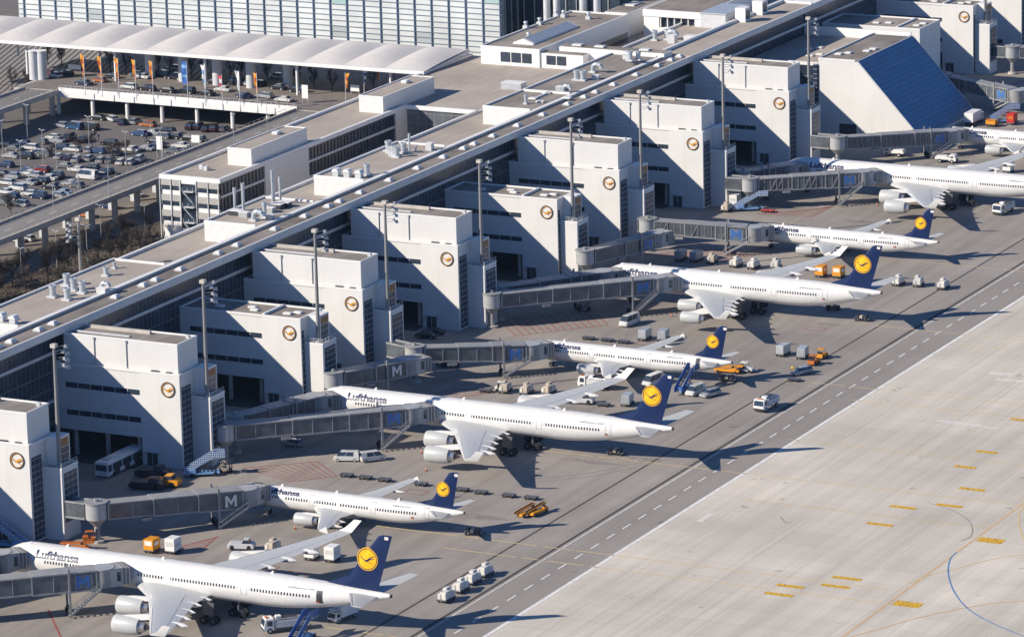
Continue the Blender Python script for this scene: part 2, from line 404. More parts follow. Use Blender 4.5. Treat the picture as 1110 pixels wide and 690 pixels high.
for (y0, y1) in ((-41, 12.5), (48, 72.5), (94, 131.5), (173, 241)):
    q = MB(); q.box(-52, y0, 21.3, -39.6, y1, 25.1, LOUV); o = part(q, 'plant_room')
    q = MB(); q.box(-51.6, y0+.4, 25.1, -39.6, y1-.4, 25.22, ROOF if y0 < 170 else ROOFT); part(q, 'roof', o)
    q = MB(); parapet(q, -52.05, y0-.05, -39.6, y1+.05, 25.1, skip='e'); part(q, 'coping', o)
q = MB(); q.box(-51.5, 192.6, 25.2, -39.6, 193.2, 25.7, WHITE); q.box(-45, 186, 25.2, -44.6, 192.6, 25.6, WHITE); part(q, 'coping')
q = MB(); q.box(-59, -230, 7, -52, -41, 8, CONC); part(q, 'rear_footing')
# skylights along the strip roof
sky_px = [(16, 370), (46, 357), (61, 350.3), (129, 321.6), (156.5, 308.5), (171.4, 302.9), (199, 291.7), (239.8, 274), (261, 265.5), (301, 248), (333, 234), (359, 223.3), (371, 218), (394, 208.5),
          (425, 195), (455, 182), (483.7, 170), (505.7, 160.7), (517, 155.9), (539, 147.3), (565.9, 136), (592.6, 124.3), (619.5, 112.8), (637, 105), (650, 99.8), (668.6, 91.5), (693, 81), (716.6, 71), (731, 65), (741, 61), (3, 376)]
for (u, v) in sky_px:
    g = G(u, v, 25.1); x = -35.7
    q = MB(); q.box(x-.8, g.y-1, 24.86, x+.8, g.y+1, 25.15, LSTEEL)
    q.hexa([(x-.7, g.y-.9, 25.15), (x+.7, g.y-.9, 25.15), (x+.7, g.y+.9, 25.15), (x-.7, g.y+.9, 25.15)], [(x-.35, g.y-.5, 25.5), (x+.35, g.y-.5, 25.5), (x+.35, g.y+.5, 25.5), (x-.35, g.y+.5, 25.5)], PLASTIC)
    part(q, 'skylight')
# roof equipment
def ventpipe(x, y, z, r, h):
    q = MB(); q.box(x-r*1.2, y-r*1.2, z, x+r*1.2, y+r*1.2, z+.35, LSTEEL)
    q.lathe([(0.3, r*.8), (h*.75, r*.8), (h*.75, r), (h, r), (h, r*.7), (h-.2, r*.7)], SILVER, 14, 'z', (x, y, z), True); part(q, 'vent_stack', smooth=True)
def cowl(x, y, z, s=1.0):
    q = MB(); q.box(x-.7*s, y-.7*s, z, x+.7*s, y+.7*s, z+1.2*s, LSTEEL)
    q.yprism([(x-.9*s, z+1.2*s), (x+.9*s, z+1.2*s), (x+.5*s, z+1.9*s), (x-.5*s, z+1.9*s)], y-.9*s, y+.9*s, PLASTIC); part(q, 'exhaust_cowl')
def gooseneck(x, y, z, s=1.0):
    q = MB(); pts = [(x, y, z), (x, y, z+1.2*s), (x+.3*s, y, z+1.8*s), (x+1.1*s, y, z+2.1*s), (x+2*s, y, z+1.8*s), (x+2.3*s, y, z+1.1*s)]
    for a, b in zip(pts[:-1], pts[1:]): q.tube(a, b, .55*s, SILVER, n=10)
    q.box(x-.8*s, y-.8*s, z, x+.8*s, y+.8*s, z+.4*s, LSTEEL); part(q, 'duct_bend', smooth=True)
def fanbox(x, y, z, a=1.2, b=1.2, h=1.1, m=LSTEEL):
    q = MB(); q.box(x-a, y-b, z, x+a, y+b, z+h, m); q.box(x-a-.1, y-b-.1, z+h, x+a+.1, y+b+.1, z+h+.12, WHITE); part(q, 'air_handling_unit')
for (u, v) in ((57.5, 322), (73, 325), (72.5, 309.5), (80, 314.5), (89.5, 317.5)): g = G(u, v, 25.2); ventpipe(g.x, g.y, 25.2, .75, 2.4)
for (u, v) in ((2, 348), (15, 351)): g = G(u, v, 25.2); cowl(g.x, g.y, 25.2, .9)
g = G(115, 299, 25.2); ventpipe(g.x, g.y, 25.2, .6, 1.8); g = G(124, 291, 25.2); ventpipe(g.x, g.y, 25.2, .35, 1.3); g = G(110, 315, 25.2); gooseneck(g.x, g.y, 25.2, .8); fanbox(g.x+1, g.y-1.2, 25.2, 1, .7, .9)
for (u, v, r, h) in ((254.8, 229, .35, 5), (264, 229, .4, 6), (296, 222.5, .35, 7.5), (297.5, 221, .25, 5), (304, 219.5, .35, 5.5), (287, 236, .55, 3.4)):
    g = G(u, v, 25.2); ventpipe(g.x, g.y, 25.2, r, h)
g = G(282, 240, 25.2); gooseneck(g.x-1.5, g.y, 25.2, 1.0)
for (u, v, a) in ((256, 233, 1.3), (265, 235, 1.0), (292, 230, 1.1), (300, 226, 1.4), (309, 224, 1.2), (293, 238, .8)): g = G(u, v, 25.2); fanbox(g.x, g.y, 25.2, a, a*.7, 1.0, DARKM if a > 1.1 else STEEL)
for (u, v) in ((365, 191.5), (377, 192), (389.5, 193)): g = G(u, v, 25.2); cowl(g.x, g.y, 25.2, .95)
g = G(398, 190, 25.2); ventpipe(g.x, g.y, 25.2, .7, 2.6)
for (u, v, h) in ((421, 164, 2.4), (427, 168.5, 2.2), (430, 170.5, 2.4), (437.5, 166, 2.3), (424, 166, 1.6)): g = G(u, v, 25.2); ventpipe(g.x, g.y, 25.2, .75, h)
g = G(444, 167, 25.2); ventpipe(g.x, g.y, 25.2, .28, 4.6); g = G(451, 165, 25.2); ventpipe(g.x, g.y, 25.2, .25, 1.6); g = G(466, 163, 25.2); fanbox(g.x, g.y, 25.2, .7, .7, 1.6)
for (u, v) in ((625, 87), (632, 87.5)): g = G(u, v, 25.2); ventpipe(g.x, g.y, 25.2, .75, 2.4)
g = G(647, 79, 25.2); gooseneck(g.x-1, g.y, 25.2, 1.0); g = G(615, 101, 25.2); gooseneck(g.x-1, g.y, 25.2, .85); g = G(607, 98, 25.2); fanbox(g.x, g.y, 25.2, .7, .9, .9, SILVER); g = G(646, 86, 25.2); fanbox(g.x, g.y, 25.2, .8, .7, .9)
g = G(570, 113, 25.2); ventpipe(g.x, g.y, 25.2, .4, 2.3)
for (u, v) in ((578, 107.5), (593, 101.5), (586, 111), (615, 107)): g = G(u, v, 25.2); q = MB(); q.box(g.x-1, g.y-.8, 25.2, g.x+1, g.y+.8, 25.6, PLASTIC); part(q, 'skylight', bevel=.1)
for (u, v) in ((55, 120),): pass
g = G(557, 96, 21.3); fanbox(g.x, g.y, 21.3, 2.6, 1.5, 1.5, SILVER)
# cross band and farther roofs
q = MB(); q.box(-66, 241, 21.3, -38.1, 245.5, 26.1, WHITE); o = part(q, 'cross_wall'); q = MB(); q.box(-65.6, 241.4, 26.1, -38.5, 245.1, 26.2, ROOFT); part(q, 'roof', o)
for x in (-62, -56, -44): q = MB(); q.box(x-1.3, 242.2, 26.2, x+1.3, 244, 26.6, PLASTIC); part(q, 'skylight', bevel=.1)
g = G(683, 66, 26.2); ventpipe(g.x, g.y, 26.2, .7, 2.4); g = G(692, 65, 26.2); ventpipe(g.x, g.y, 26.2, .7, 2.2); g = G(679, 64, 26.2); cowl(g.x, g.y, 26.2)
q = MB(); q.box(-40.8, 245.5, 24.7, -33.35, 319, 25.1, ROOF); part(q, 'roof_strip')
q = MB(); q.box(-41.6, 245.5, 23, -40.8, 319, 25.8, WHITE); q.box(-41.2, 318.6, 24.7, -33, 319.2, 25.7, WHITE); part(q, 'coping')
q = MB(); q.box(-41.6, 319, 7, -35, 620, 23.7, FAC_T); q.box(-56, 245.5, 7, -41.6, 620, 23.3, CONC); q.box(-55.7, 245.7, 23.3, -41.8, 620, 23.45, ROOF); q.box(-56.3, 245.5, 22.8, -55.7, 620, 24, WHITE); part(q, 'rear_roof')
for (u, v) in ((710, 44), (723, 43)): g = G(u, v, 23.5); ventpipe(g.x, g.y, 23.5, .7, 2.6)
g = G(732, 44, 23.5); gooseneck(g.x-2, g.y, 23.5, 1.1); g = G(729, 47, 23.5); fanbox(g.x, g.y, 23.5, .9, .9, 2); g = G(752, 41, 25.1); fanbox(g.x-1, g.y, 23.5, 1.2, 1.2, 2)
q = MB(); q.box(-50, 288, 23.4, -43, 302, 27, LSTEEL); q.box(-50.2, 287.8, 27, -42.8, 302.2, 27.3, SILVER); part(q, 'plant_enclosure', bevel=.1)
for y in (290, 300.5):
    q = MB(); q.box(-41.4, y, 25.1, -38.6, y+3.2, 28.6, WHITE); q.box(-38.6, y+.5, 25.8, -38.52, y+2.7, 28, GLASS); part(q, 'stair_house')
for (u, v) in ((790, 4), (800, 5), (813, 3)): g = G(u, v, 23.5); fanbox(g.x, g.y, 23.5, 1.6, 1.1, 1.6)
# landside wing with courtyards
wing = thing('office_building', 'grey and white banded office wing with louvred rooftop boxes beside the elevated road', 'building')
q = MB(); q.box(-92.6, 98.2, 7.5, -77.9, 246, 21.1, FAC_W); q.box(-77.9, 184.2, 7.5, -59, 246, 21.1, FAC_W); part(q, 'glazed_wall', wing)
q = MB(); q.box(-92.3, 98.6, 21.1, -78.2, 246, 21.28, ROOF); q.box(-78.2, 184.6, 21.1, -52, 246, 21.285, ROOF); part(q, 'roof', wing)
q = MB(); q.box(-92.9, 97.9, 20.9, -92.2, 246, 21.85, WHITE); q.box(-78.3, 97.9, 20.9, -77.6, 184.1, 21.85, WHITE); q.box(-92.2, 97.9, 20.9, -78.3, 98.6, 21.85, WHITE); q.box(-77.6, 183.6, 20.9, -59, 184.3, 21.85, WHITE); q.box(-59.3, 184, 20.6, -58.9, 190, 21.6, WHITE); part(q, 'coping', wing)
FACEG = mat('grey_panel', (.40, .385, .36), .6, noise=.06)
for k in range(4):                                  # banded near wall, storey by storey
    zt = 20.9-k*3.45
    for (xa, xb) in ((-92.6, -87.6), (-83.4, -77.9)):
        q = MB(); q.box(xa, 97.75, zt-1.35, xb, 98.2, zt, FACEG); part(q, 'grey_panel_band', wing)
        q = MB(); q.box(xa+.25, 97.9, zt-2.35, xb-.25, 98.2, zt-1.4, GLASS)
        for j in range(3): q.box(xa+.25+(xb-xa-.5)*(j/2)-.06, 97.82, zt-2.35, xa+.25+(xb-xa-.5)*(j/2)+.06, 97.9, zt-1.4, LSTEEL)
        part(q, 'window', wing)
        q = MB(); q.box(xa+.5 if xa < -90 else xa, 97.8, zt-3.4, xb, 98.2, zt-2.4, WHITE); part(q, 'white_panel_band', wing)
    q = MB(); q.box(-87.4, 97.9, zt-3.3, -83.6, 98.15, zt-.6, GLASS); q.box(-86.6, 96.9, zt-2.4, -84.0, 97.9, zt-2.25, LSTEEL); q.bar((-86.5, 97, zt-2.3), (-84.2, 97, zt-4.6), .2, .2, STEEL)
    for x in (-86.6, -85.3, -84): q.bar((x, 96.95, zt-2.3), (x, 96.95, zt-1.3), .06, .06, LSTEEL)
    part(q, 'fire_stair', wing)
q = MB()
for x in (-92.7, -89.9, -87.5, -83.5, -80.6, -77.95): q.box(x-.09, 97.55, 7.5, x+.09, 97.75, 21, LSTEEL)
part(q, 'facade_fins', wing)
q = MB(); q.box(-87.6, 97.75, 20.2, -83.4, 98.2, 20.9, WHITE); q.box(-91.8, 97.6, 7.5, -84, 98.2, 10.2, WHITE); part(q, 'plinth', wing)
for (y0, y1) in ((117.4, 137), (178.4, 184)):
    q = MB(); q.box(-77.9, y0, 7.5, -77.5, y1, 21.2, LOUV); part(q, 'louvred_wall', wing)
for z in (17.5, 14.0, 10.6):
    q = MB()
    for (y0, y1) in ((98.3, 117.3), (137.1, 178.3)): q.box(-77.9, y0, z, -77.6, y1, z+.55, LSTEEL)
    part(q, 'sill_band', wing)
for y in [98.5+k*1.55 for k in range(52)]:
    if y < 117 or 137.2 < y < 178:
        q = MB(); q.box(-77.9, y, 11.2, -77.75, y+.12, 20.5, DARKM); part(q, 'mullion', wing)
q = MB(); q.box(-77.6, 183.95, 9, -59.5, 184.2, 20.8, FAC_S); part(q, 'courtyard_glazing', wing)
for (x0, x1, y0, y1) in ((-84.9, -78.9, 114, 139), (-85.5, -79.2, 175.5, 201)):
    q = MB(); q.box(x0, y0, 21.28, x1, y1, 24.9, LOUV); o = part(q, 'rooftop_box', wing)
    q = MB(); q.box(x0+.3, y0+.3, 24.9, x1-.3, y1-.3, 25.0, ROOF); part(q, 'roof', o)
    q = MB(); parapet(q, x0-.04, y0-.04, x1+.04, y1+.04, 24.9, .3, .3); part(q, 'coping', o)
    q = MB(); q.box((x0+x1)/2-1, y1-9, 25, (x0+x1)/2+.6, y1-7, 25.7, PLASTIC); part(q, 'skylight', o, bevel=.15)
for (x, y) in ((-88, 108), (-86.3, 107)): q = MB(); q.box(x-.5, y-.5, 21.28, x+.5, y+.5, 22.3, LSTEEL); part(q, 'vent_box', wing, bevel=.08)
q = MB(); q.box(-77.4, 98, 7.5, -59.7, 184, 8.2, DCONC); part(q, 'courtyard_floor', wing)
for (x, y) in ((-68, 150), (-72, 160), (-64, 170), (-70, 122), (-66, 128)): q = MB(); q.box(x-2.5, y-1.2, 8.2, x+2.5, y+1.2, 11, STEEL); part(q, 'courtyard_cabin', wing)
# taller block at the end of the wing
blk = thing('rooftop_building', 'white cube-like building with three square windows and a pitched roof light', 'building')
q = MB(); q.box(-85.4, 237.2, 21.3, -69.5, 287, 25.4, WHITE); q.box(-69.5, 237.6, 21.3, -58, 241, 24.9, WHITE); part(q, 'wall', blk)
q = MB(); q.box(-85, 237.6, 25.4, -69.9, 286.6, 25.52, ROOFT); q.box(-69.4, 238, 24.9, -58.3, 240.9, 25.0, ROOFT); part(q, 'roof', blk)
q = MB(); parapet(q, -85.45, 237.15, -69.45, 287.05, 25.4, .4, .45); part(q, 'coping', blk)
for x in (-80.0, -77.1, -74.2): q = MB(); q.box(x, 237.1, 22.2, x+2.55, 237.2, 24.6, GLASS); part(q, 'window', blk)
for x in (-67.8, -65.0): q = MB(); q.box(x, 237.5, 22.2, x+2.45, 237.6, 24.4, GLASS); part(q, 'window', blk)
q = MB(); q.yprism([(-79.5, 25.52), (-74, 25.52), (-74, 25.9), (-76.75, 27), (-79.5, 25.9)], 243, 268, WHITE); o = part(q, 'roof_light', blk)
q = MB(); q.add([(-73.98, 243.8, 25.98), (-73.98, 267.2, 25.98), (-76.6, 267.2, 27.05), (-76.6, 243.8, 27.05)], [(0, 1, 2, 3)], SILVER); q.add([(-79.52, 267.2, 25.98), (-79.52, 243.8, 25.98), (-76.9, 243.8, 27.05), (-76.9, 267.2, 27.05)], [(0, 1, 2, 3)], SILVER); part(q, 'glazing', o)
for (u, v) in ((570, 31), (573, 43), (585, 27), (603, 18), (611, 19), (638, 21)):
    g = G(u, v, 25.5); q = MB(); q.box(g.x-.6, g.y-.6, 25.5, g.x+.6, g.y+.6, 26.3, LSTEEL); q.lathe([(.8, .4), (1.5, .4), (1.5, .6), (1.8, .5)], SILVER, 10, 'z', (g.x, g.y, 25.5), True); part(q, 'vent_stack', blk)
# long white wall behind, glazed lane and pavilion
lng = thing('roof_gallery_building', 'long narrow white building behind the roofs with a dark glazed lane in front', 'building')
q = MB(); q.box(-76, 287.2, 15, -69.6, 470, 26, WHITE); part(q, 'wall', lng); q = MB(); q.box(-75.6, 287.6, 26, -70, 470, 26.1, ROOFT); part(q, 'roof', lng)
q = MB(); q.box(-69.4, 246.3, 15, -56.5, 470, 20, GLASS); q.box(-60.2, 250, 20, -59.6, 470, 21.4, WHITE); part(q, 'glazed_lane', lng)
for y in (296, 312, 330, 350): q = MB(); q.box(-74.5, y, 26.1, -72, y+5, 26.5, PLASTIC); part(q, 'skylight', lng)
pav = thing('roof_pavilion', 'white flat-roofed pavilion with a recessed window band on the roofs', 'building')
q = MB(); q.box(-66, 289, 20, -50, 340, 22.6, WHITE); q.box(-66, 289, 22.6, -61.8, 340, 25.3, WHITE); q.box(-52, 289, 22.6, -50, 340, 25.3, WHITE); q.box(-66.2, 288.8, 25.3, -49.8, 340, 27, WHITE); part(q, 'wall', pav)
q = MB(); q.box(-61.8, 290, 22.6, -52, 290.2, 25.3, GLASS); part(q, 'window', pav)
q = MB()
for k in range(6): q.box(-61.6+k*1.9, 289.2, 22.6, -61.4+k*1.9, 289.6, 25.3, WHITE)
part(q, 'columns', pav); q = MB(); q.box(-65.6, 289.4, 27, -50.4, 339, 27.1, ROOFT); part(q, 'roof', pav)

# ================================================================== GATE TOWERS
def emblem_mesh(r, T, m_ring, m_bird, m_in=None, y=0):
    """round badge with a stylised flying crane; drawn in a plane, T maps (x, z) -> 3d"""
    q = MB()
    def ring(r0, r1, m, d=0, n=40):
        vs = []
        for k in range(n):
            a = 2*PI*k/n; vs.append(T(math.cos(a)*r0, math.sin(a)*r0, d))
        for k in range(n):
            a = 2*PI*k/n; vs.append(T(math.cos(a)*r1, math.sin(a)*r1, d))
        q.add(vs, [(k, (k+1) % n, n+(k+1) % n, n+k) for k in range(n)], m)
    def disc(rr, m, d=0):
        rings = [rr*k/6 for k in range(7)]
        for a, b in zip(rings[:-1], rings[1:]): ring(max(a, .001), b, m, d)
    def stroke(pts, w0, w1, m, d):
        n = len(pts)
        for i in range(n-1):
            (xa, za), (xb, zb) = pts[i], pts[i+1]; L_ = math.hypot(xb-xa, zb-za); nx, nz = -(zb-za)/L_, (xb-xa)/L_
            wa = w0+(w1-w0)*i/(n-1); wb = w0+(w1-w0)*(i+1)/(n-1)
            S_ = 4
            for j in range(S_):
                t0, t1 = j/S_, (j+1)/S_
                f = lambda t, s: T((xa+(xb-xa)*t+nx*s*(wa+(wb-wa)*t)/2)*r, (za+(zb-za)*t+nz*s*(wa+(wb-wa)*t)/2)*r, d)
                q.add([f(t0, 1), f(t0, -1), f(t1, -1), f(t1, 1)], [(0, 1, 2, 3)], m)
    if m_in: disc(r, m_in, 0)
    ring(r*.86, r*.93 if m_in else r*1.0, m_ring, .02)
    if not m_in: ring(r*.80, r*.86, m_bird, .02)
    k = 1.0 if m_in else 1.7
    stroke([(-.72, .26), (-.45, .02), (-.12, -.16)], .04*k, .09*k, m_bird, .035)      # neck and beak
    stroke([(-.2, -.17), (.08, -.08), (.3, .06)], .15*k, .16*k, m_bird, .04)          # body
    stroke([(.1, -.02), (.4, .2), (.7, .3)], .11*k, .05*k, m_bird, .045)              # wing
    stroke([(.15, -.06), (.45, .06), (.68, .1)], .08*k, .05*k, m_bird, .045)
    stroke([(-.05, -.18), (.25, -.3), (.55, -.42)], .05*k, .03*k, m_bird, .045)       # legs
    return q
def tower_common(r, W_, tall):
    """local origin: front-left ground corner of the tower (x = front plane, y = near wall)"""
    m = WALL
    q = MB(); q.box(-27.2, 0, 5.2, -8.6, W_, 17.7, m); part(q, 'wing_wall', r)
    q = MB(); q.box(-8.6, -.12, 0, 0, W_, 17.7, m); part(q, 'tower_wall', r)
    q = MB(); q.box(-27.2, .35, 17.7, -.35, W_-.35, 17.82, ROOFT); part(q, 'roof', r)
    q = MB(); parapet(q, -27.2, -.16, .05, W_+.05, 17.7, .35, .42); part(q, 'parapet', r)
    for z in (13.4, 8.1):                          # two window strips, a dark pane per bay
        for k in range(6):
            x0 = -24.9+k*2.72; q = MB(); q.box(x0, -.05, z-.05, x0+2.6, .15, z+1.0, GLASS); q.box(x0-.06, -.09, z+.95, x0+2.6, .1, z+1.02, LSTEEL)
            q.box(x0+2.6, -.1, z-.05, x0+2.7, .1, z+1.0, LSTEEL)
            part(q, 'window', r)
    for k in range(3): q = MB(); q.tube((-24+k*7, 1.4, 0), (-24+k*7, 1.4, 5.2), .45, CONC, n=10); part(q, 'column', r)
    q = MB(); q.box(-27.2, W_-1, 0, -8.6, W_-.6, 5.2, BLACK); part(q, 'undercroft_wall', r)  # wall coloured black to stand for the shade inside the passage
    q = MB(); q.box(-27.2, -3.5, 0, -8.7, W_-1, .03, mat('shade_dark_asphalt', (.07, .065, .065), .9, noise=.3)); part(q, 'undercroft_shade_floor', r)  # dark sheet, the passage's deep shade put into the ground colour
    # door at the foot
    q = MB(); q.box(-7.6, -.2, 0, -5.4, -.1, 2.6, GLASS); q.box(-8.3, -.9, 2.7, -5.0, -.12, 2.85, LSTEEL); q.box(-6.55, -.24, 0, -6.45, -.2, 2.6, LSTEEL); part(q, 'door', r)
    q = emblem_mesh(1.5, lambda a, b, d: (-2.5+a, -.22-d*3, 15.05+b), DARKM, GOLD, None); part(q, 'emblem', r)
    w0 = .3 if not tall else .5; w1 = 1.0 if not tall else 3.6
    q = MB(); q.box(0, w0, .4, .12, w1, 15.5, FAC_C); part(q, 'stair_window', r)
    a0 = w1+.1
    # lower annex
    zt = 12.9
    q = MB(); q.box(0, a0, 0, 4.1, a0+5.4, zt, m); o = part(q, 'annex', r)
    q = MB(); q.box(4.1, a0+.7, 3.2, 4.2, a0+4.9, zt-.8, FAC_C); part(q, 'window', o)
    q = MB(); q.box(.3, a0+.3, zt, 3.8, a0+5.1, zt+.1, ROOFD); parapet(q, 0, a0, 4.15, a0+5.45, zt, .2, .35); part(q, 'roof', o)
    q = MB()
    for (xa, ya, xb, yb) in ((.1, a0+.1, 4.05, a0+.1), (4.05, a0+.1, 4.05, a0+5.3)):
        for z in (zt+.7, zt+1.15): q.bar((xa, ya, z), (xb, yb, z), .06, .06, LSTEEL)
        for k in range(5): x = xa+(xb-xa)*k/4; y = ya+(yb-ya)*k/4; q.bar((x, y, zt+.35), (x, y, zt+1.15), .06, .06, LSTEEL)
    part(q, 'railing', o)
    # upper glazed box
    q = MB(); q.box(0, a0+1.8, zt+.1, 2.6, a0+5.4, 18.2, WHITE); o = part(q, 'glazed_box', r)
    q = MB(); q.box(2.6, a0+2.2, zt+.5, 2.68, a0+5.0, 16.2, FAC_C); q.box(2.6, a0+2.2, 16.3, 2.68, a0+5.0, 17.8, mat('orange_blind', (.35, .17, .07), .6, noise=.4, scale=2)); part(q, 'window', o)
    if tall:
        q = MB(); q.box(-25.2, .45, 18.0, -.5, 7.6, 23.4, m); o = part(q, 'penthouse', r)
        q = MB(); q.box(-24.9, .7, 23.4, -.8, 7.3, 23.5, ROOFT); part(q, 'roof', o)
        q = MB(); parapet(q, -25.2, .4, -.45, 7.65, 23.4, .25, .35); part(q, 'parapet', o)
        for (b0, b1, b2, b3, b4) in ((-22.5, 5.7, -9.5, 6.4, 24.15), (-1.8, 5.6, -1.0, 6.2, 24.2), (-24, 2.4, -12, 2.9, 23.8)): q = MB(); q.box(b0, b1, 23.5, b2, b3, b4, CONC if b1 == 5.7 else LSTEEL); part(q, 'roof_duct', o, bevel=.06)
        for x in (-18.5, -11.5): q = MB(); q.tube((x, .32, 18.2), (x, .32, 23.2), .09, STEEL, n=6); q.box(x-.18, .2, 23, x+.18, .45, 23.5, STEEL); part(q, 'rain_pipe', o)
        q = MB(); q.box(-6.2, .1, 18.1, -4.6, .5, 18.35, DARKM); q.box(-3, .1, 18.1, -1.8, .4, 18.3, DARKM); part(q, 'roof_hatch', r)
    else:
        q = MB(); q.box(-8.7, .35, 17.82, -8.2, W_-.35, 18.3, WHITE); part(q, 'roof_divider', r)
        for (x, y) in ((-4.5, 3), (-3, 4.4), (-12, 3.2), (-13.5, 5), (-20, 3.4)):
            q = MB(); q.box(x-.9, y-.6, 17.82, x+.9, y+.6, 18.25, PLASTIC); part(q, 'skylight', r, bevel=.12)
TALL = [(-88.1, 'at the left edge of the picture'), (-36.6, 'with a bus parked at its foot'), (34.2, 'third of the penthouse towers from the left'),
        (75.2, 'fourth of the penthouse towers from the left'), (152.5, 'fifth of the penthouse towers from the left'), (196.8, 'sixth of the penthouse towers from the left'), (246.3, 'next to the blue sloping facade')]
LOW = [(9.1, 'leftmost of the flat-roofed ones'), (121.5, 'second of the flat-roofed ones from the left'), (366.5, 'behind the blue sloping facade')]
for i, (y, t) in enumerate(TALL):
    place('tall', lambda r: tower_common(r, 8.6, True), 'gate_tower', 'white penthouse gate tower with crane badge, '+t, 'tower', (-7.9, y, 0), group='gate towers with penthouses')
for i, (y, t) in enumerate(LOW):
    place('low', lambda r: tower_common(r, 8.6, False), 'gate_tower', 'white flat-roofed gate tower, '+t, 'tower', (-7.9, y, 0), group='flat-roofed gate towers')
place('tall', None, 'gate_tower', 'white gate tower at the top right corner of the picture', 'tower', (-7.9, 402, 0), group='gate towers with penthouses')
q = MB(); 
# end building with the blue slope
sb = thing('sloped_facade_building', 'white building with one large blue sloping solar facade between the gate towers', 'building')
Y0, Y1 = 283.0, 318.5
def solarmat():
    m = newmat('solar_blue', .35, spec=.3); q = NB(m)
    a = q.math('MAXIMUM', q.grid(q.axis(1), 1.0, .16), q.grid(q.axis(2), .95, .12)); b = q.math('MAXIMUM', q.grid(q.axis(1), 5.0, .03), q.grid(q.axis(2), 3.8, .04))
    c = q.scale(srgb(66, 108, 146), q.rng(q.noise(.5), .3, .7, .85, 1.15))
    q.out(q.mix(q.math('MAXIMUM', q.math('MULTIPLY', a, .5), q.math('MULTIPLY', b, .55)), c, (.26, .36, .52))); return m
SOLAR = solarmat()
q = MB(); q.yprism([(-16, 0), (11.3, 0), (10.9, .6), (-5.8, 18.6), (-16, 18.6)], Y0, Y1, WALL); part(q, 'wall', sb)
q = MB(); q.hexa([(10.95, Y0-.1, .6), (11.15, Y0-.1, .75), (11.15, Y1+.1, .75), (10.95, Y1+.1, .6)], [(-5.75, Y0-.1, 18.6), (-5.6, Y0-.1, 18.8), (-5.6, Y1+.1, 18.8), (-5.75, Y1+.1, 18.6)], SOLAR); part(q, 'solar_slope', sb)
q = MB()
for y in (Y0-.25, Y1+.02): q.bar((11.2, y+.1, .6), (-5.6, y+.1, 18.75), .25, .35, LSTEEL)
part(q, 'slope_edge', sb)
q = MB(); q.box(-15.6, Y0+.4, 18.6, -6.4, Y1-.4, 18.7, ROOFD); part(q, 'roof', sb)
q = MB(); parapet(q, -16.05, Y0-.05, -6.0, Y1, 18.6, .3, .45, skip='e'); part(q, 'parapet', sb)
for (x, y) in ((-13.5, 290), (-11.8, 292), (-8.5, 296), (-8.0, 299)): q = MB(); q.box(x-.9, y-.9, 18.7, x+.9, y+.9, 19.1, PLASTIC); part(q, 'skylight', sb, bevel=.1)
q = MB(); q.box(-10.5, Y0-.08, .2, -6.0, Y0, 3.0, GLASS); part(q, 'gate_opening', sb)
lk = thing('link_building', 'grey glazed link building with brown roof joining the terminal to the solar facade building', 'building')
q = MB(); q.box(-35, Y0, 0, -16.1, Y1, 17.2, FAC_W); part(q, 'glazed_wall', lk)
q = MB(); q.box(-34.9, Y0+.3, 17.2, -16.2, Y1, 17.35, ROOF); part(q, 'roof', lk); q = MB(); q.box(-35, Y0-.1, 17.0, -16.1, Y0+.3, 17.8, WHITE); q.box(-35, Y1, 12, -6, Y1+.5, 19.6, WHITE); part(q, 'coping', lk)
for (x, y) in ((-22, 292), (-20.5, 294.5), (-26, 300), (-24, 302.5), (-18.2, 300), (-17.6, 303)): q = MB(); q.box(x-.9, y-.8, 17.35, x+.9, y+.8, 17.75, PLASTIC); part(q, 'skylight', lk, bevel=.1)
q = MB(); q.box(-17.2, Y0-.5, 0, -16.2, Y0, 17.5, FAC_C); part(q, 'lift_shaft', lk)
q = MB()
for k in range(4): q.box(-26+k*2.3, Y0-.06, 12.2, -24+k*2.3, Y0, 14.1, GLASS)
part(q, 'window', lk)
lr = thing('low_roof_building', 'low brown-roofed building with small skylights behind the solar facade building', 'building')
q = MB(); q.box(-35, 330, 0, -8.2, 344, 18.0, WALL); part(q, 'wall', lr); q = MB(); q.box(-34.6, 330.4, 18, -8.6, 343.6, 18.1, ROOFT); q.box(-15, 330.4, 18.1, -14.5, 343.6, 18.5, WHITE); part(q, 'roof', lr)
q = MB(); parapet(q, -35, 329.95, -8.15, 344, 18, .3, .4); part(q, 'parapet', lr)
for (x, y) in ((-22, 335), (-19, 336), (-11, 335), (-10.4, 338)): q = MB(); q.box(x-.9, y-.7, 18.1, x+.9, y+.7, 18.5, PLASTIC); part(q, 'skylight', lr, bevel=.1)

# ================================================================== LIGHT MASTS
def make_mast(r, h=22.0):
    q = MB(); q.tube((0, 0, 0), (0, 0, h), .42, mat('mast_grey', (.25, .245, .24), .6, noise=.1), .26, 12); q.tube((0, 0, 0), (0, 0, .5), .8, STEEL, .75, 12); part(q, 'pole', r, smooth=True)
    q = MB(); q.box(-.5, -.5, h-.2, .5, .5, h+.45, CONC); part(q, 'head', r)
    rr = random.Random(3)
    for k in range(7):
        z = h-.2-k*.62; dx = 1.1+k*.16 if k < 4 else 1.4; dy = .8 if k % 2 else 2.0
        q = MB(); q.bar((0, 0, z), (dx, dy, z+.1), .07, .07, STEEL); k5 = .8
        q.hexa([(dx-.3*k5, dy-.3*k5, z-.45*k5), (dx+.45*k5, dy-.35*k5, z-.55*k5), (dx+.45*k5, dy+.35*k5, z-.55*k5), (dx-.3*k5, dy+.3*k5, z-.45*k5)], [(dx-.25*k5, dy-.3*k5, z+.1), (dx+.2*k5, dy-.35*k5, z+.18), (dx+.2*k5, dy+.35*k5, z+.18), (dx-.25*k5, dy+.3*k5, z+.1)], STEEL)
        part(q, 'floodlight', r)
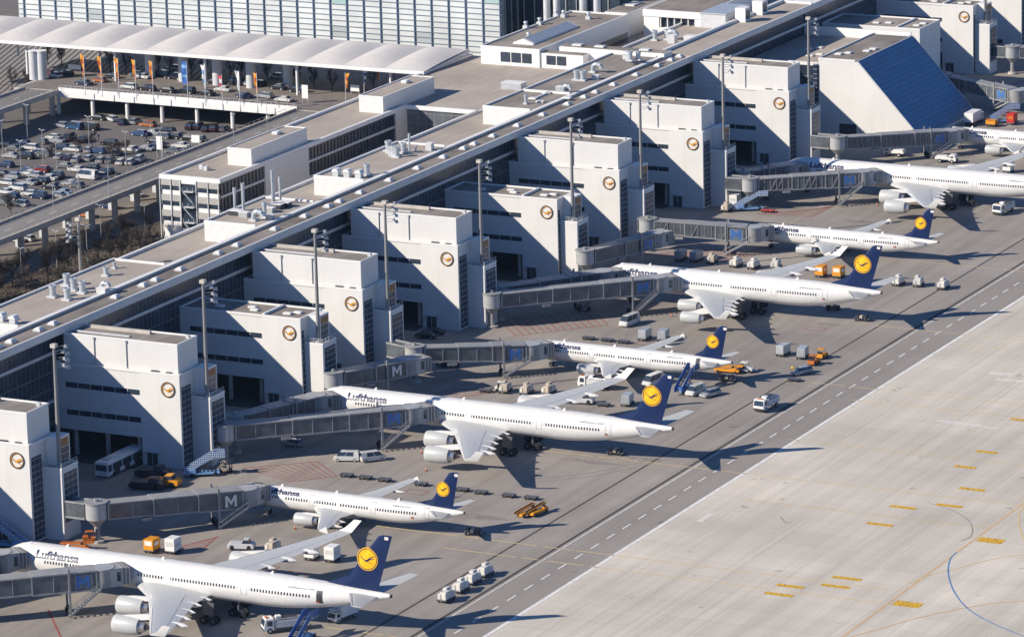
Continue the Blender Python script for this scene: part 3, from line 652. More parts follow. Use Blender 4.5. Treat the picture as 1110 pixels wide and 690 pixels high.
masts = [(-4.9, -83.2), (-4.7, -32.2), (-5.6, 11.8), (-4.7, 38.6), (-4.7, 79.6), (-5.6, 124.2), (-4.7, 156.9), (-4.7, 201.2), (-4.7, 250.7), (-5.6, 369.2), (-4.7, 406)]
mtxt = ['over the leftmost tower', 'above the tower with the bus', 'on the leftmost flat-roofed tower', 'on the third penthouse tower', 'on the fourth penthouse tower', 'on the second flat-roofed tower', 'on the fifth penthouse tower', 'on the sixth penthouse tower', 'beside the blue sloping facade', 'behind the blue sloping facade', 'in the far top right corner']
for (x, y), t in zip(masts, mtxt):
    place('mast', make_mast, 'floodlight_mast', 'tall grey floodlight mast '+t, 'light mast', (x, y, 13.0), group='floodlight masts on the gate towers')
m_ = thing('floodlight_mast', 'single grey floodlight mast standing behind the roofs near the elevated road', 'light mast')
make_mast(m_, 26.0); g = G(81, 296, 21); m_.location = (-62.5, g.y+2, 5.5); m_.rotation_euler.z = PI

# ================================================================== AIRCRAFT
def fusemat(name, wz, pitch, x0, x1, gaps, belly, h=.5, w_=.3):
    m = newmat(name, .28, spec=.5); q = NB(m); q.b.inputs['Coat Weight'].default_value = .3
    a = q.math('LESS_THAN', q.math('ABSOLUTE', q.math('SUBTRACT', q.math('FRACT', q.math('DIVIDE', q.axis(0), pitch)), .5)), w_/pitch/2)
    f = q.math('MULTIPLY', a, q.band(q.axis(2), wz-h/2, wz+h/2)); f = q.math('MULTIPLY', f, q.band(q.axis(0), x0, x1))
    for (g0, g1) in gaps: f = q.math('MULTIPLY', f, q.math('SUBTRACT', 1, q.band(q.axis(0), g0, g1)))
    base = q.scale((.745, .735, .715), q.math('MULTIPLY', q.rng(q.noise(.6), .3, .7, .96, 1.02), q.rng(q.noise(1.6, (.5, 3, .25)), .35, .7, 1.02, .93)))
    seam = q.math('MAXIMUM', q.grid(q.axis(0), 5.3, .006), q.band(q.axis(2), wz+.62, wz+.66))
    base = q.mix(q.math('MULTIPLY', seam, .35), base, (.30, .31, .33))
    base = q.mix(q.math('LESS_THAN', q.axis(2), belly), base, (.55, .56, .57))
    q.out(q.mix(f, base, (.03, .033, .045))); return m
SPEC = {
 'a': dict(L=75.3, r=2.82, cz=5.45, wz=5.95, shift=0, ngap=[(7.6, 10.2), (25.6, 28.4), (47.8, 50.2), (61.6, 64.2), (33.8, 35)], win=(9.5, 61.6), door=[(5.2, 4.9), (26.6, 4.9), (48.6, 4.9), (62.6, 4.9)],
           rl=28.2, rt=42.6, kx=(34.9, 43.6, 9.6), tl=48.2, tt=51.0, span=31.2, rz=4.0, tz=6.35, eng=[(29.0, 9.4, 2.75, 1.62, 5.6), (34.2, 19.2, 3.0, 1.62, 5.6)], fin=(63.6, 66.5, 73.2, 73.6, 76.0, 8.1, 17.3), disc=(71.3, 12.9, 1.95),
           st=(68.2, 73.2, 73.4, 75.4, 9.7, 6.9, 7.9), gear=[(44, 5.3), (46.5, 0)], ng=6.6, text=(8.4, 16.9, 6.55, 1.95), dot=(57.4, 62.2, 6.95, .42), tail=7.0),
 'b': dict(L=63.6, r=2.82, cz=5.45, wz=5.95, ngap=[(7.6, 10), (17.2, 20.2), (39.2, 41.6), (50.4, 53), (29, 31)], win=(9, 50.4), door=[(5.2, 4.9), (18.4, 4.9), (40.2, 4.9), (51.5, 4.9)],
           rl=20.0, rt=33.6, kx=(26.4, 34.6, 9.6), tl=39.4, tt=42.0, span=29.6, rz=4.0, tz=6.3, eng=[(22.3, 9.3, 2.9, 1.25, 4.9), (27.4, 19.2, 3.1, 1.25, 4.9)], fin=(52.2, 55.0, 61.4, 61.8, 64.0, 8.1, 16.9), disc=(59.6, 12.7, 1.9),
           st=(56.6, 61.4, 61.6, 63.6, 9.7, 6.9, 7.9), gear=[(34, 5.3), (36, 0)], ng=6.6, text=(5.2, 14.2, 6.55, 1.95), dot=(46.4, 51.2, 6.95, .42), tail=7.0),
 'c': dict(L=44.5, r=2.02, cz=3.42, wz=3.95, ngap=[(8.2, 9.6), (14.4, 15.6), (26.6, 27.8), (20, 20.7)], win=(6.6, 36.2), door=[(4.4, 3.1), (14.5, 3.1), (27, 3.1), (37.4, 3.1)],
           rl=15.6, rt=23.4, kx=(18.9, 23.2, 6.2), tl=24.6, tt=26.3, span=17.0, rz=2.55, tz=4.1, eng=[(13.9, 5.75, 1.75, 1.15, 4.3)], fin=(36.0, 37.6, 42.4, 41.9, 43.7, 5.2, 11.8), disc=(40.55, 8.5, 1.32),
           st=(38.4, 42.0, 42.2, 43.6, 6.2, 4.5, 5.1), gear=[(22, 3.8)], ng=5.1, text=(5.3, 12.4, 4.75, 1.5), dot=(31.2, 34.6, 4.75, .32), tail=4.6)}
for k, s in SPEC.items():
    s['mat'] = fusemat('fuselage_'+k, s['wz'], .56 if k != 'c' else .53, *s['win'], s['ngap'], s['cz']-s['r']*.62)
def fus_station(s, x):
    """centre height and radius along the fuselage"""
    L, r, cz = s['L'], s['r'], s['cz']; nl = r*2.5; tl = L*.30
    if x < nl:
        t = max(x/nl, 0); rr = r*(1-(1-t)**2.1)**.58; return cz-r*.30*(1-t)**2, max(rr, .02)
    if x > L-tl:
        t = (x-(L-tl))/tl; rr = r*(1-t**1.75*.88); return cz+(s['tail']-cz)*t**1.7, rr
    return cz, r
def half_th(cfrac, t):      # aerofoil half thickness
    return 5*t*(.2969*math.sqrt(max(cfrac, 0))-.126*cfrac-.3516*cfrac**2+.2843*cfrac**3-.1036*cfrac**4)
CF_ = [1, .9, .75, .6, .4, .25, .12, .04, 0]
def foil(xl, xt, y, z, t, vert=False, tilt=0):
    c = xt-xl; up = [(xl+f*c, half_th(f, t)*c) for f in CF_]; lo = [(xl+f*c, -half_th(f, t)*c*.8) for f in reversed(CF_[:-1])]
    pts = up+lo[:-1]
    if vert: return [(x, y+h, z) for x, h in pts]
    return [(x, y, z+h) for x, h in pts]
def fin_half(s, x, z):
    l0, l1, t0, l2, t2, z0, z2 = s['fin']; f = (z-z0)/(z2-z0); xl = l1+(l2-l1)*f; xt = t0+(t2-t0)*f
    return half_th(min(max((x-xl)/(xt-xl), .01), .97), .09)*(xt-xl)
def text_mesh(body, m, fn, x0, x1, size_y, cuts=14, bold=.02):
    """lettering laid on a surface: fn(u, v) -> 3d, u in 0..width, v in letter height"""
    cu = bpy.data.curves.new('t', 'FONT'); cu.body = body; cu.size = 1; cu.offset = bold; cu.resolution_u = 3
    to = bpy.data.objects.new('t', cu); COL.objects.link(to)
    dg = bpy.context.evaluated_depsgraph_get(); me = bpy.data.meshes.new_from_object(to.evaluated_get(dg))
    bpy.data.objects.remove(to); bm = bmesh.new(); bm.from_mesh(me); bpy.data.meshes.remove(me)
    xs = [v.co.x for v in bm.verts]; ys = [v.co.y for v in bm.verts]; a, b, c, d = min(xs), max(xs), min(ys), max(ys)
    for k in range(1, cuts):
        y = c+(d-c)*k/cuts
        bmesh.ops.bisect_plane(bm, geom=bm.verts[:]+bm.edges[:]+bm.faces[:], plane_co=(0, y, 0), plane_no=(0, 1, 0))
    bmesh.ops.triangulate(bm, faces=bm.faces[:])
    sx = (x1-x0)/(b-a)
    vs = [fn(x0+(v.co.x-a)*sx, v.co.y*size_y) for v in bm.verts]; bm.verts.index_update()
    fs = [[v.index for v in f.verts] for f in bm.faces]; bm.free()
    q = MB(); q.add(vs, fs, m); return q
def make_aircraft(key, tail_door=False):
    s = SPEC[key]
    def mk(r):
        L, R, cz = s['L'], s['r'], s['cz']; N = 36
        xs = [0, .05, .15, .35, .7, 1.1, 1.6, 2.2, 3, 4, 5.5, R*2.5]+[R*2.5+k*(L*.7-R*2.5)/10 for k in range(1, 11)]+[L*.7+L*.3*k/12 for k in range(1, 13)]
        rings = []
        for x in xs:
            c, rr = fus_station(s, x); rings.append([(x, math.cos(2*PI*k/N)*rr, c+math.sin(2*PI*k/N)*rr) for k in range(N)])
        q = MB(); q.loft(rings, s['mat']); part(q, 'fuselage', r, smooth=True)
        def onf(x, z, side=-1, d=.03):
            c, rr = fus_station(s, x); h = max(-.98, min(.98, (z-c)/rr)); a = math.asin(h); return (x, side*(math.cos(a)*rr+d), c+math.sin(a)*rr+d*h)
        c, rr = fus_station(s, L)
        q = MB(); q.lathe([(L-.1, rr*1.02), (L+.25, rr*.9), (L+.25, rr*.6), (L-.05, rr*.5)], DARKM, 16, 'x', (0, 0, c), True); part(q, 'exhaust_cone', r, smooth=True)
        # cockpit windows
        q = MB()
        for sd in (-1, 1):
            for (xa, xb, za, zb) in ((R*.52, R*.86, R*.18, R*.52), (R*.92, R*1.22, R*.20, R*.54), (R*1.28, R*1.5, R*.22, R*.5)):
                q.add([onf(xa+.28*R, cz+zb, sd), onf(xb, cz+zb, sd), onf(xb, cz+za, sd), onf(xa, cz+za, sd)], [(0, 1, 2, 3)], GLASS)
        part(q, 'cockpit_window', r)
        # doors: outline frames
        for i, (dx, dz) in enumerate(s['door']):
            dw, dh = (1.15, 2.1) if key != 'c' else (.9, 1.9)
            for sd in (-1, 1):
                q = MB(); zs = [dz+dh*k/6 for k in range(7)]
                for (xa, xb) in ((dx, dx+.05), (dx+dw-.05, dx+dw)):
                    for k in range(6): q.add([onf(xa, zs[k], sd, .02), onf(xb, zs[k], sd, .02), onf(xb, zs[k+1], sd, .02), onf(xa, zs[k+1], sd, .02)], [(0, 1, 2, 3)], GREYL)
                for z in (dz, dz+dh-.05): q.add([onf(dx, z, sd, .02), onf(dx+dw, z, sd, .02), onf(dx+dw, z+.05, sd, .02), onf(dx, z+.05, sd, .02)], [(0, 1, 2, 3)], GREYL)
                if tail_door and i == 3 and sd == -1:
                    for k in range(6): q.add([onf(dx+.05, zs[k], sd, .025), onf(dx+dw-.05, zs[k], sd, .025), onf(dx+dw-.05, zs[k+1], sd, .025), onf(dx+.05, zs[k+1], sd, .025)], [(0, 1, 2, 3)], DARKM)
                part(q, 'door', r)
        # belly fairing
        q = MB(); a0, a1 = s['rl']-2.5, s['rt']+3.5; rg = []
        for k in range(13):
            t = k/12; x = a0+(a1-a0)*t; f = math.sin(PI*t)**.45 if 0 < t < 1 else .05
            rg.append([(x, math.cos(2*PI*j/20)*R*.93*max(f, .3), cz-R*.42+math.sin(2*PI*j/20)*R*.80*max(f, .3)) for j in range(20)])
        q.loft(rg, mat('belly_fairing_grey', (.60, .605, .60), .35, noise=.03)); part(q, 'belly_fairing', r, smooth=True)
        # wings
        for sd in (-1, 1):
            kl, kt, ky = s['kx']; y0 = R*.5
            f0 = lambda l, t_, y, z, th: foil(l, t_, sd*y, z, th)
            kz = s['rz']+(s['tz']-s['rz'])*(ky/s['span'])*.75
            secs = [f0(s['rl']-1.4, s['rt']+.2, y0, s['rz']-.25, .14), f0(s['rl'], s['rt'], R, s['rz'], .13), f0(kl-.1, kt, ky, kz, .11)]
            for t in (.35, .7, 1):
                secs.append(f0(kl+(s['tl']-kl)*t, kt+(s['tt']-kt)*t, ky+(s['span']-ky)*t, kz+(s['tz']-kz)*t**1.25, .105-.015*t))
            q = MB(); q.loft(secs, WINGG); wg = part(q, 'wing', r, smooth=True)
            def wz(y):
                if y < ky: return s['rz']+(kz-s['rz'])*(y-R)/(ky-R)
                t = (y-ky)/(s['span']-ky); return kz+(s['tz']-kz)*t**1.25
            def wx(y):
                if y < ky: t = (y-R)/(ky-R); return s['rl']+(kl-s['rl'])*t, s['rt']+(kt-s['rt'])*t
                t = (y-ky)/(s['span']-ky); return kl+(s['tl']-kl)*t, kt+(s['tt']-kt)*t
            # leading edge strip and flap line
            q = MB()
            for j in range(14):
                ya = R+.2+(s['span']-R-.3)*j/14; yb = R+.2+(s['span']-R-.3)*(j+1)/14
                la, lb = wx(ya), wx(yb); ca, cb = la[1]-la[0], lb[1]-lb[0]
                ha = half_th(.06, .115)*ca+.02; hb = half_th(.06, .115)*cb+.02
                q.add([(la[0]+.012*ca, sd*ya, wz(ya)+half_th(.012, .115)*ca+.02), (la[0]+.09*ca, sd*ya, wz(ya)+half_th(.09, .115)*ca+.02), (lb[0]+.09*cb, sd*yb, wz(yb)+half_th(.09, .115)*cb+.02), (lb[0]+.012*cb, sd*yb, wz(yb)+half_th(.012, .115)*cb+.02)], [(0, 1, 2, 3)], PLANEW)
            part(q, 'leading_edge', wg)
            q = MB()
            for (fa, wl) in ((.72, .05),):
                for j in range(14):
                    ya = R+.4+(s['span']-R-2.5)*j/14; yb = R+.4+(s['span']-R-2.5)*(j+1)/14
                    (l0, t0), (l1, t1) = wx(ya), wx(yb)
                    p = lambda l, t_, y, f: (l+(t_-l)*f, sd*y, wz(y)+half_th(f, .115)*(t_-l)+.025)
                    q.add([p(l0, t0, ya, fa), p(l0, t0, ya, fa+.012), p(l1, t1, yb, fa+.012), p(l1, t1, yb, fa)], [(0, 1, 2, 3)], GREYL)
            part(q, 'flap_seam', wg)
            # flap track fairings
            n = 5 if key != 'c' else 3
            for j in range(n):
                y = R+1.8+(s['span']*.74-R)*j/(n-.3); l, t_ = wx(y); c = t_-l; x0_ = l+c*.55; ln = max(3.2, c*.45)+1.2*(key != 'c'); z = wz(y)-.12
                q = MB(); q.lathe([(0, .05), (.5, .3), (ln*.4, .5), (ln*.8, .42), (ln, .06)] if key != 'c' else [(0, .05), (.4, .18), (ln*.4, .28), (ln*.75, .22), (ln, .03)], PLANEW, 10, 'x', (x0_, sd*y, z-.15), False)
                part(q, 'flap_fairing', wg, smooth=True)
            # winglet
            if key != 'c':
                yt, zt = s['span'], s['tz']; q = MB()
                q.loft([[(x, y+sd*0, z) for x, y, z in foil(s['tl'], s['tt'], sd*yt, zt, .08)], [(x, y, z) for x, y, z in foil(s['tl']+1.5, s['tt']+.5, sd*(yt+.35), zt+.7, .07)], foil(s['tl']+2.9, s['tt']+1.6, sd*(yt+.8), zt+2.1, .06)], PLANEW)
                part(q, 'winglet', wg, smooth=True)
            else:
                q = MB(); yt, zt = s['span'], s['tz']; q.loft([[(s['tl']+.2, sd*yt, zt-.3), (s['tt'], sd*yt, zt-.6), (s['tt']+.4, sd*yt, zt-.55), (s['tt']+.1, sd*yt, zt+.6), (s['tt']-.1, sd*yt, zt+.6)], [(s['tl']+.2, sd*(yt+.07), zt-.3), (s['tt'], sd*(yt+.07), zt-.6), (s['tt']+.4, sd*(yt+.07), zt-.55), (s['tt']+.1, sd*(yt+.07), zt+.6), (s['tt']-.1, sd*(yt+.07), zt+.6)]], PLANEW); part(q, 'winglet', wg)
            # engines
            for (ex, ey, ez, er, el) in s['eng']:
                q = MB(); e = (ex, sd*ey, ez)
                q.lathe([(.25, er*.72), (0, er*.82), (-.05, er*.86), (.12, er*.93), (.8, er*1.0), (el*.5, er*1.0), (el*.72, er*.93), (el*.86, er*.84), (el*.86, er*.72)], NACELLE, 28, 'x', e); eo = part(q, 'engine', r, smooth=True)
                q = MB(); q.lathe([(.0, er*.80), (-.06, er*.86), (.1, er*.92)], METAL, 28, 'x', e); part(q, 'intake_lip', eo, smooth=True)
                q = MB(); q.lathe([(.5, .02), (.75, er*.2), (.95, er*.25), (1.0, er*.75)], DARKM, 20, 'x', e, True); part(q, 'fan', eo, smooth=True)
                q = MB(); q.lathe([(el*.80, er*.74), (el*.86, er*.62), (el*.99, er*.5), (el*1.04, er*.44)], METAL, 20, 'x', e, True); q.lathe([(el*1.0, er*.30), (el*1.12, er*.22), (el*1.25, .03)], DARKM, 16, 'x', e, True); part(q, 'exhaust', eo, smooth=True)
                l, t_ = wx(ey); zw = wz(ey)
                q = MB(); q.yprism([(ex+el*.22, ez+er*.95), (ex+el*.9, ez+er*.72), (l+3.6, zw-.15), (l+.8, zw+.1), (l-.3, zw+.15), (ex+el*.5, ez+er*1.12)], sd*ey-.22, sd*ey+.22, PLANEW); part(q, 'pylon', eo)
        # fin
        l0, l1, t0, l2, t2, z0, z2 = s['fin']
        q = MB(); secs = [foil(l1-.3, t0, 0, z0-.9, .09, True)]+[foil(l1+(l2-l1)*f, t0+(t2-t0)*f, 0, z0+(z2-z0)*f, .09, True) for f in (0, .3, .6, .97)]+[foil(l2+.4, t2-.05, 0, z2, .04, True)]
        q.loft(secs, BLUE); fo = part(q, 'fin', r, smooth=True)
        q = MB(); q.loft([[(l0, -.04, z0-.15), (l0, .04, z0-.15), (l0, 0, z0-.05)], [(l1+.6, -.28, z0-.3), (l1+.6, .28, z0-.3), (l1+1.5, 0, z0+1.7)]], BLUE); part(q, 'fin_fillet', fo)
        dx, dz, dr = s['disc']
        for sd in (-1, 1):
            T = lambda a, b, d, sd=sd: (dx+(a if sd < 0 else -a), sd*(fin_half(s, dx+a, dz+b)+.03+d*.5), dz+b)
            q = emblem_mesh(dr, T, BLUE, BLUE, YEL); part(q, 'emblem', fo)
        q = MB(); q.box(l2+1.0, -.12, z2-.75, l2+1.7, .12, z2-.25, PLANEW); part(q, 'fin_marking', fo)
        # tailplane
        a, b, c_, d_, sp, za, zb = s['st']
        for sd in (-1, 1):
            q = MB(); q.loft([foil(a-.8, b, sd*.3, za-.1, .1), foil(a, b, sd*1.2, za, .1), foil(c_, d_, sd*sp, zb, .09)], WINGG); so_ = part(q, 'tailplane', r, smooth=True)
            q = MB(); q.add([(a+.05, sd*1.3, za+.14), (a+.55, sd*1.3, za+.28), (c_+.22, sd*(sp-.1), zb+.1), (c_+.03, sd*(sp-.1), zb+.05)], [(0, 1, 2, 3)], METAL); part(q, 'leading_edge', so_)
        # lettering
        x0, x1, zt, hh = s['text']
        for sd in (-1, 1):
            def fn(u, v, x0=x0, x1=x1, sd=sd):
                x = u if sd < 0 else x1+x0-u
                c, rr = fus_station(s, x); a0_ = math.asin(max(-.99, min(.99, (zt-(.02 if R > 2.5 else .3)-c)/rr)))+v/rr; return (x, sd*math.cos(a0_)*(rr+.06), c+math.sin(a0_)*(rr+.06))
            q = text_mesh('Lufthansa', NAVY, fn, x0, x1, hh, 26, .03); part(q, 'airline_lettering', r)
            d0, d1, dzt, dh = s['dot']
            def fn2(u, v, sd=sd):
                x = u if sd < 0 else d1+d0-u
                c, rr = fus_station(s, x); a0_ = math.asin(max(-1, min(1, (dzt-c)/rr)))+v/rr; return (x, sd*math.cos(a0_)*(rr+.05), c+math.sin(a0_)*(rr+.05))
            q = text_mesh('lufthansa.com', GREYL, fn2, d0, d1, dh*1.2, 4); part(q, 'web_lettering', r)
            fx = d1+.3
            q = MB()
            for k_, mm in enumerate((BLACK, RED, YELP)):
                z_ = s['cz']-.15-k_*.11; q.add([onf(fx, z_, sd), onf(fx+.55, z_, sd), onf(fx+.55, z_-.11, sd), onf(fx, z_-.11, sd)], [(0, 1, 2, 3)], mm)
            part(q, 'flag_marking', r)
        # antennas and beacon
        for fx in (.17, .42, .7):
            q = MB(); q.yprism([(L*fx, cz+R-.05), (L*fx+.6, cz+R-.05), (L*fx+.75, cz+R+.45), (L*fx+.45, cz+R+.45)], -.04, .04, PLANEW); part(q, 'antenna', r)
        q = MB(); q.lathe([(0, .7), (.25, .6), (.38, .1)], PLANEW, 12, 'z', (L*.08, 0, cz+R-.35), True); part(q, 'antenna_dome', r, smooth=True)
        # landing gear
        def wheel(q, x, y, rr, wd): q.tube((x, y-wd/2, rr), (x, y+wd/2, rr), rr, BLACK, n=18); q.tube((x, y-wd/2-.02, rr), (x, y+wd/2+.02, rr), rr*.42, GEARM, n=12)
        wr = .69 if key != 'c' else .55
        q = MB(); q.tube((s['ng'], 0, .5), (s['ng']+.1, 0, cz-R*.8), .14, METAL, n=8); go = part(q, 'nose_gear', r)
        q = MB(); wheel(q, s['ng'], -.35, wr*.75, .3); wheel(q, s['ng'], .35, wr*.75, .3); part(q, 'wheel', go)
        for (gx, gy) in s['gear']:
            for sd in ((-1, 1) if gy else (1,)):
                q = MB(); q.tube((gx, sd*gy, wr), (gx-.1, sd*gy, s['rz']-.1 if gy else cz-R*.8), .24, GEARM, n=10); q.box(gx-1.1 if key != 'c' else gx-.2, sd*gy-.12, wr-.12, gx+1.1 if key != 'c' else gx+.2, sd*gy+.12, wr+.12, GEARM)
                if gy: q.yprism([(gx-.9, 1.6), (gx+.9, 1.6), (gx+1.1, s['rz']-.2), (gx-1.1, s['rz']-.2)], sd*(gy+.45), sd*(gy+.5), GEARM)
                go = part(q, 'main_gear', r)
                for wxo in ((-.95, .95) if key != 'c' else (0,)):
                    for wy in (-.55, .55): q = MB(); wheel(q, gx+wxo, sd*gy+wy*(.8 if key == 'c' else 1), wr, .42); part(q, 'wheel', go)
    return mk
craft = [('a', 0.2, -110.3, 'long four-engined white airliner nearest the camera at the bottom left, blue stairs at its tail', True),
         ('c', 16.35, -55.9, 'short twin-engined white airliner in front of the parked bus tower, no stairs beside it', False),
         ('a', 0, 0, 'long four-engined white airliner in the middle of the row, both boarding bridges complete', False),
         ('c', 17.5, 56.3, 'twin-engined white airliner with blue passenger stairs at its rear door', True),
         ('b', 7.6, 110.9, 'medium four-engined white airliner with bright grey baggage containers parked behind it', False),
         ('c', 17.0, 166.8, 'twin-engined white airliner in the upper right whose whole blue tail shows', False),
         ('a', .6, 221.6, 'long four-engined white airliner cut off by the right edge, tail out of the picture', False),
         ('c', 18.0, 278.5, 'twin-engined white airliner in front of the blue sloping facade, mostly out of the picture', False)]
for key, x, y, lab, td in craft:
    place(key+str(td), make_aircraft(key, td), 'airliner', lab, 'airliner', (x, y, 0), group='airliners parked nose-in at the gates')
place('bFalse', None, 'airliner', 'airliner at the top right of which only the white nose shows', 'airliner', (30.5, 333.5, 0), group='airliners parked nose-in at the gates')

# ================================================================== BOARDING BRIDGES
def frame_text_M(q, x, z, s_, m, y):
    w_ = .34*s_
    pl = [(0, 0), (w_, 0), (w_, 1.15*s_), (.85*s_, .35*s_), (1.7*s_-w_, 1.15*s_), (1.7*s_-w_, 0), (1.7*s_, 0), (1.7*s_, 1.7*s_), (1.7*s_-w_*1.1, 1.7*s_), (.85*s_, .85*s_), (w_*1.1, 1.7*s_), (0, 1.7*s_)]
    # split into convex pieces
    for poly in ([(0, 0), (w_, 0), (w_, 1.7*s_), (0, 1.7*s_)], [(1.7*s_-w_, 0), (1.7*s_, 0), (1.7*s_, 1.7*s_), (1.7*s_-w_, 1.7*s_)],
                 [(w_, 1.7*s_), (w_, 1.1*s_), (.85*s_, .3*s_), (.85*s_, .9*s_)], [(1.7*s_-w_, 1.7*s_), (.85*s_, .9*s_), (.85*s_, .3*s_), (1.7*s_-w_, 1.1*s_)]):
        q.add([(x+a, y, z+b) for a, b in poly], [(0, 1, 2, 3)], m)
def bridge(rot, cab, zend, lab, mcol='blue', walk=None, truss=False, short=False, door=None):
    A = Vector((rot[0], rot[1], 0)); B = Vector((cab[0], cab[1], 0)); d = B-A; Lb = d.length; ang = math.atan2(d.y, d.x)
    r = thing('boarding_bridge', lab, 'boarding bridge', (A.x, A.y, 0), ang, 'passenger boarding bridges')
    zr = 4.55; zf = lambda x: zr+(zend-zr)*x/Lb; H = 2.55; zend -= .15
    q = MB(); q.tube((0, 0, 0), (0, 0, zr-.2), .55, BRID, n=14); q.tube((0, 0, 0), (0, 0, .5), 1.2, CONC, n=14); q.lathe([(zr-1.5, .6), (zr-.15, 1.9)], BRID, 14, 'z', (0, 0, 0), True); part(q, 'pedestal', r)
    q = MB(); q.tube((0, 0, zr-.15), (0, 0, zr+H+.15), 1.95, STEEL, n=24); q.tube((0, 0, zr+H+.15), (0, 0, zr+H+.4), 2.1, BRID, n=24); q.tube((0, 0, zr+H+.4), (0, 0, zr+H+.9), .4, BRID, n=8); part(q, 'rotunda', r, smooth=True)
    ns = 2 if short else 3; xs = [1.7+(Lb-4.2)*k/ns for k in range(ns+1)]
    for k in range(ns):
        a, b = xs[k], xs[k+1]+(.6 if k < ns-1 else 0); wd = 1.45+.16*k; h0 = -.15-.12*k; h1 = H+.1*k
        q = MB(); q.hexa([(a, -wd, zf(a)+h0), (b, -wd, zf(b)+h0), (b, wd, zf(b)+h0), (a, wd, zf(a)+h0)], [(a, -wd, zf(a)+h1), (b, -wd, zf(b)+h1), (b, wd, zf(b)+h1), (a, wd, zf(a)+h1)], BGLASS)
        o = part(q, 'tunnel', r)
        q = MB()
        q.hexa([(a, -wd-.12, zf(a)+h1), (b, -wd-.12, zf(b)+h1), (b, wd+.12, zf(b)+h1), (a, wd+.12, zf(a)+h1)], [(a, -wd-.12, zf(a)+h1+.22), (b, -wd-.12, zf(b)+h1+.22), (b, wd+.12, zf(b)+h1+.22), (a, wd+.12, zf(a)+h1+.22)], BRID); part(q, 'roof', o)
        q = MB()
        for sd in (-1, 1):
            q.bar((a, sd*(wd+.04), zf(a)+h0+.05), (b, sd*(wd+.04), zf(b)+h0+.05), .16, .3, BRID)
            n = max(2, int((b-a)/(1.3 if truss else 3.0)))
            for j in range(n+1):
                x = a+(b-a)*j/n; t = .2 if j in (0, n) else .07; q.box(x-t/2, sd*wd, zf(x)+h0, x+t/2, sd*(wd+.08), zf(x)+h1, STEEL)
            if truss:
                for j in ((2, 3) if n > 5 else (1,)): x = a+(b-a)*j/n; x2 = a+(b-a)*(j+1)/n; q.bar((x, sd*(wd+.1), zf(x)+h0), (x2, sd*(wd+.1), zf(x2)+h1), .12, .12, BRID); q.bar((x2, sd*(wd+.1), zf(x)+h0), (x2, sd*(wd+.1), zf(x2)+h1), .12, .12, BRID)
        part(q, 'frame', o)
        if k == ns-1 and mcol:
            q = MB(); q.box(b-3.7, -wd-.1, zf(b)+.05, b-.6, -wd-.06, zf(b)+2.4, mat('sign_glass', (.17, .21, .26), .25, noise=.3) if mcol == 'blue' else BGLASS)
            frame_text_M(q, b-3.35, zf(b)+.2, 1.25, MBLUE if mcol == 'blue' else WHITE, -wd-.13)
            part(q, 'letter_sign', o)
    # drive column, wheels and service stair
    xw = xs[-1]-4.6; wd = 1.9
    q = MB()
    for sd in (-1, 1): q.box(xw-.18, sd*wd-.15, .9, xw+.18, sd*wd+.15, zf(xw)+H+1.1, BRID)
    q.box(xw-.25, -wd, zf(xw)-.55, xw+.25, wd, zf(xw)-.3, BRID); q.box(xw-.3, -1.5, .75, xw+.3, 1.5, 1.15, DARKM); o = part(q, 'lift_column', r)
    for sd in (-1, 1): q = MB(); q.tube((xw, sd*.75-.28, .6), (xw, sd*.75+.28, .6), .6, BLACK, n=16); q.tube((xw, sd*.75-.3, .6), (xw, sd*.75+.3, .6), .25, BRID, n=10); part(q, 'wheel', o)
    if not short:
        xt = xs[-1]+.6; xb = xt-5.6; q = MB()
        for yy in (-2.0, -2.9):
            q.bar((xt, yy, zf(xt)-.1), (xb, yy, .3), .12, .3, BRID); q.bar((xt, yy, zf(xt)+.95), (xb, yy, 1.3), .07, .07, BRID)
            for j in range(5): t = j/4; x = xt+(xb-xt)*t; z = zf(xt)-.1+(.3-zf(xt)+.1)*t; q.bar((x, yy, z), (x, yy, z+1.05), .05, .05, BRID)
        for j in range(12): t = (j+.5)/12; x = xt+(xb-xt)*t; z = zf(xt)-.1+(.4-zf(xt))*t; q.box(x-.15, -2.9, z-.03, x+.15, -2.0, z+.03, STEEL)
        part(q, 'service_stair', r)
    # cab turned towards the door
    ca = 0 if door is None else door-ang
    xc = xs[-1]+1.3; T = Matrix.Translation((xc, 0, zend)) @ Matrix.Rotation(ca, 4, 'Z')
    q = MB(); q.tube((0, 0, -.3), (0, 0, H+.25), 1.95, BRID, n=20, T=T); q.tube((0, 0, H+.25), (0, 0, H+.4), 2.05, STEEL, n=20, T=T); o = part(q, 'cab', r, smooth=True)
    q = MB(); q.box(.6, -1.75, -.3, 2.8, 1.75, H+.1, STEEL, T=T); q.box(.7, -1.85, H+.1, 2.9, 1.85, H+.3, BRID, T=T); q.box(2.0, -1.8, .6, 2.6, -1.74, H-.3, GLASS, T=T); part(q, 'cab_head', o)
    q = MB()
    for j in range(5): q.box(2.8+j*.3, -1.9-.02*j, .0, 3.02+j*.3, 1.9+.02*j, H+.35-.03*j, DCONC if j % 2 else STEEL, T=T); q.box(2.8+j*.3, -1.8, 0, 3.1+j*.3, 1.8, H+.25, DCONC, T=T)
    part(q, 'canopy_bellows', o)
    q = MB(); q.box(xs[1]-2.2, -1.75, zf(xs[1])-.9, xs[1]-.4, -.9, zf(xs[1])-.35, BRID); part(q, 'air_unit', r); q = MB(); q.tube((xw, -1, zf(xw)+H+.3), (xw, -1, zf(xw)+H+1.6), .08, BRID, n=6); part(q, 'antenna', r)
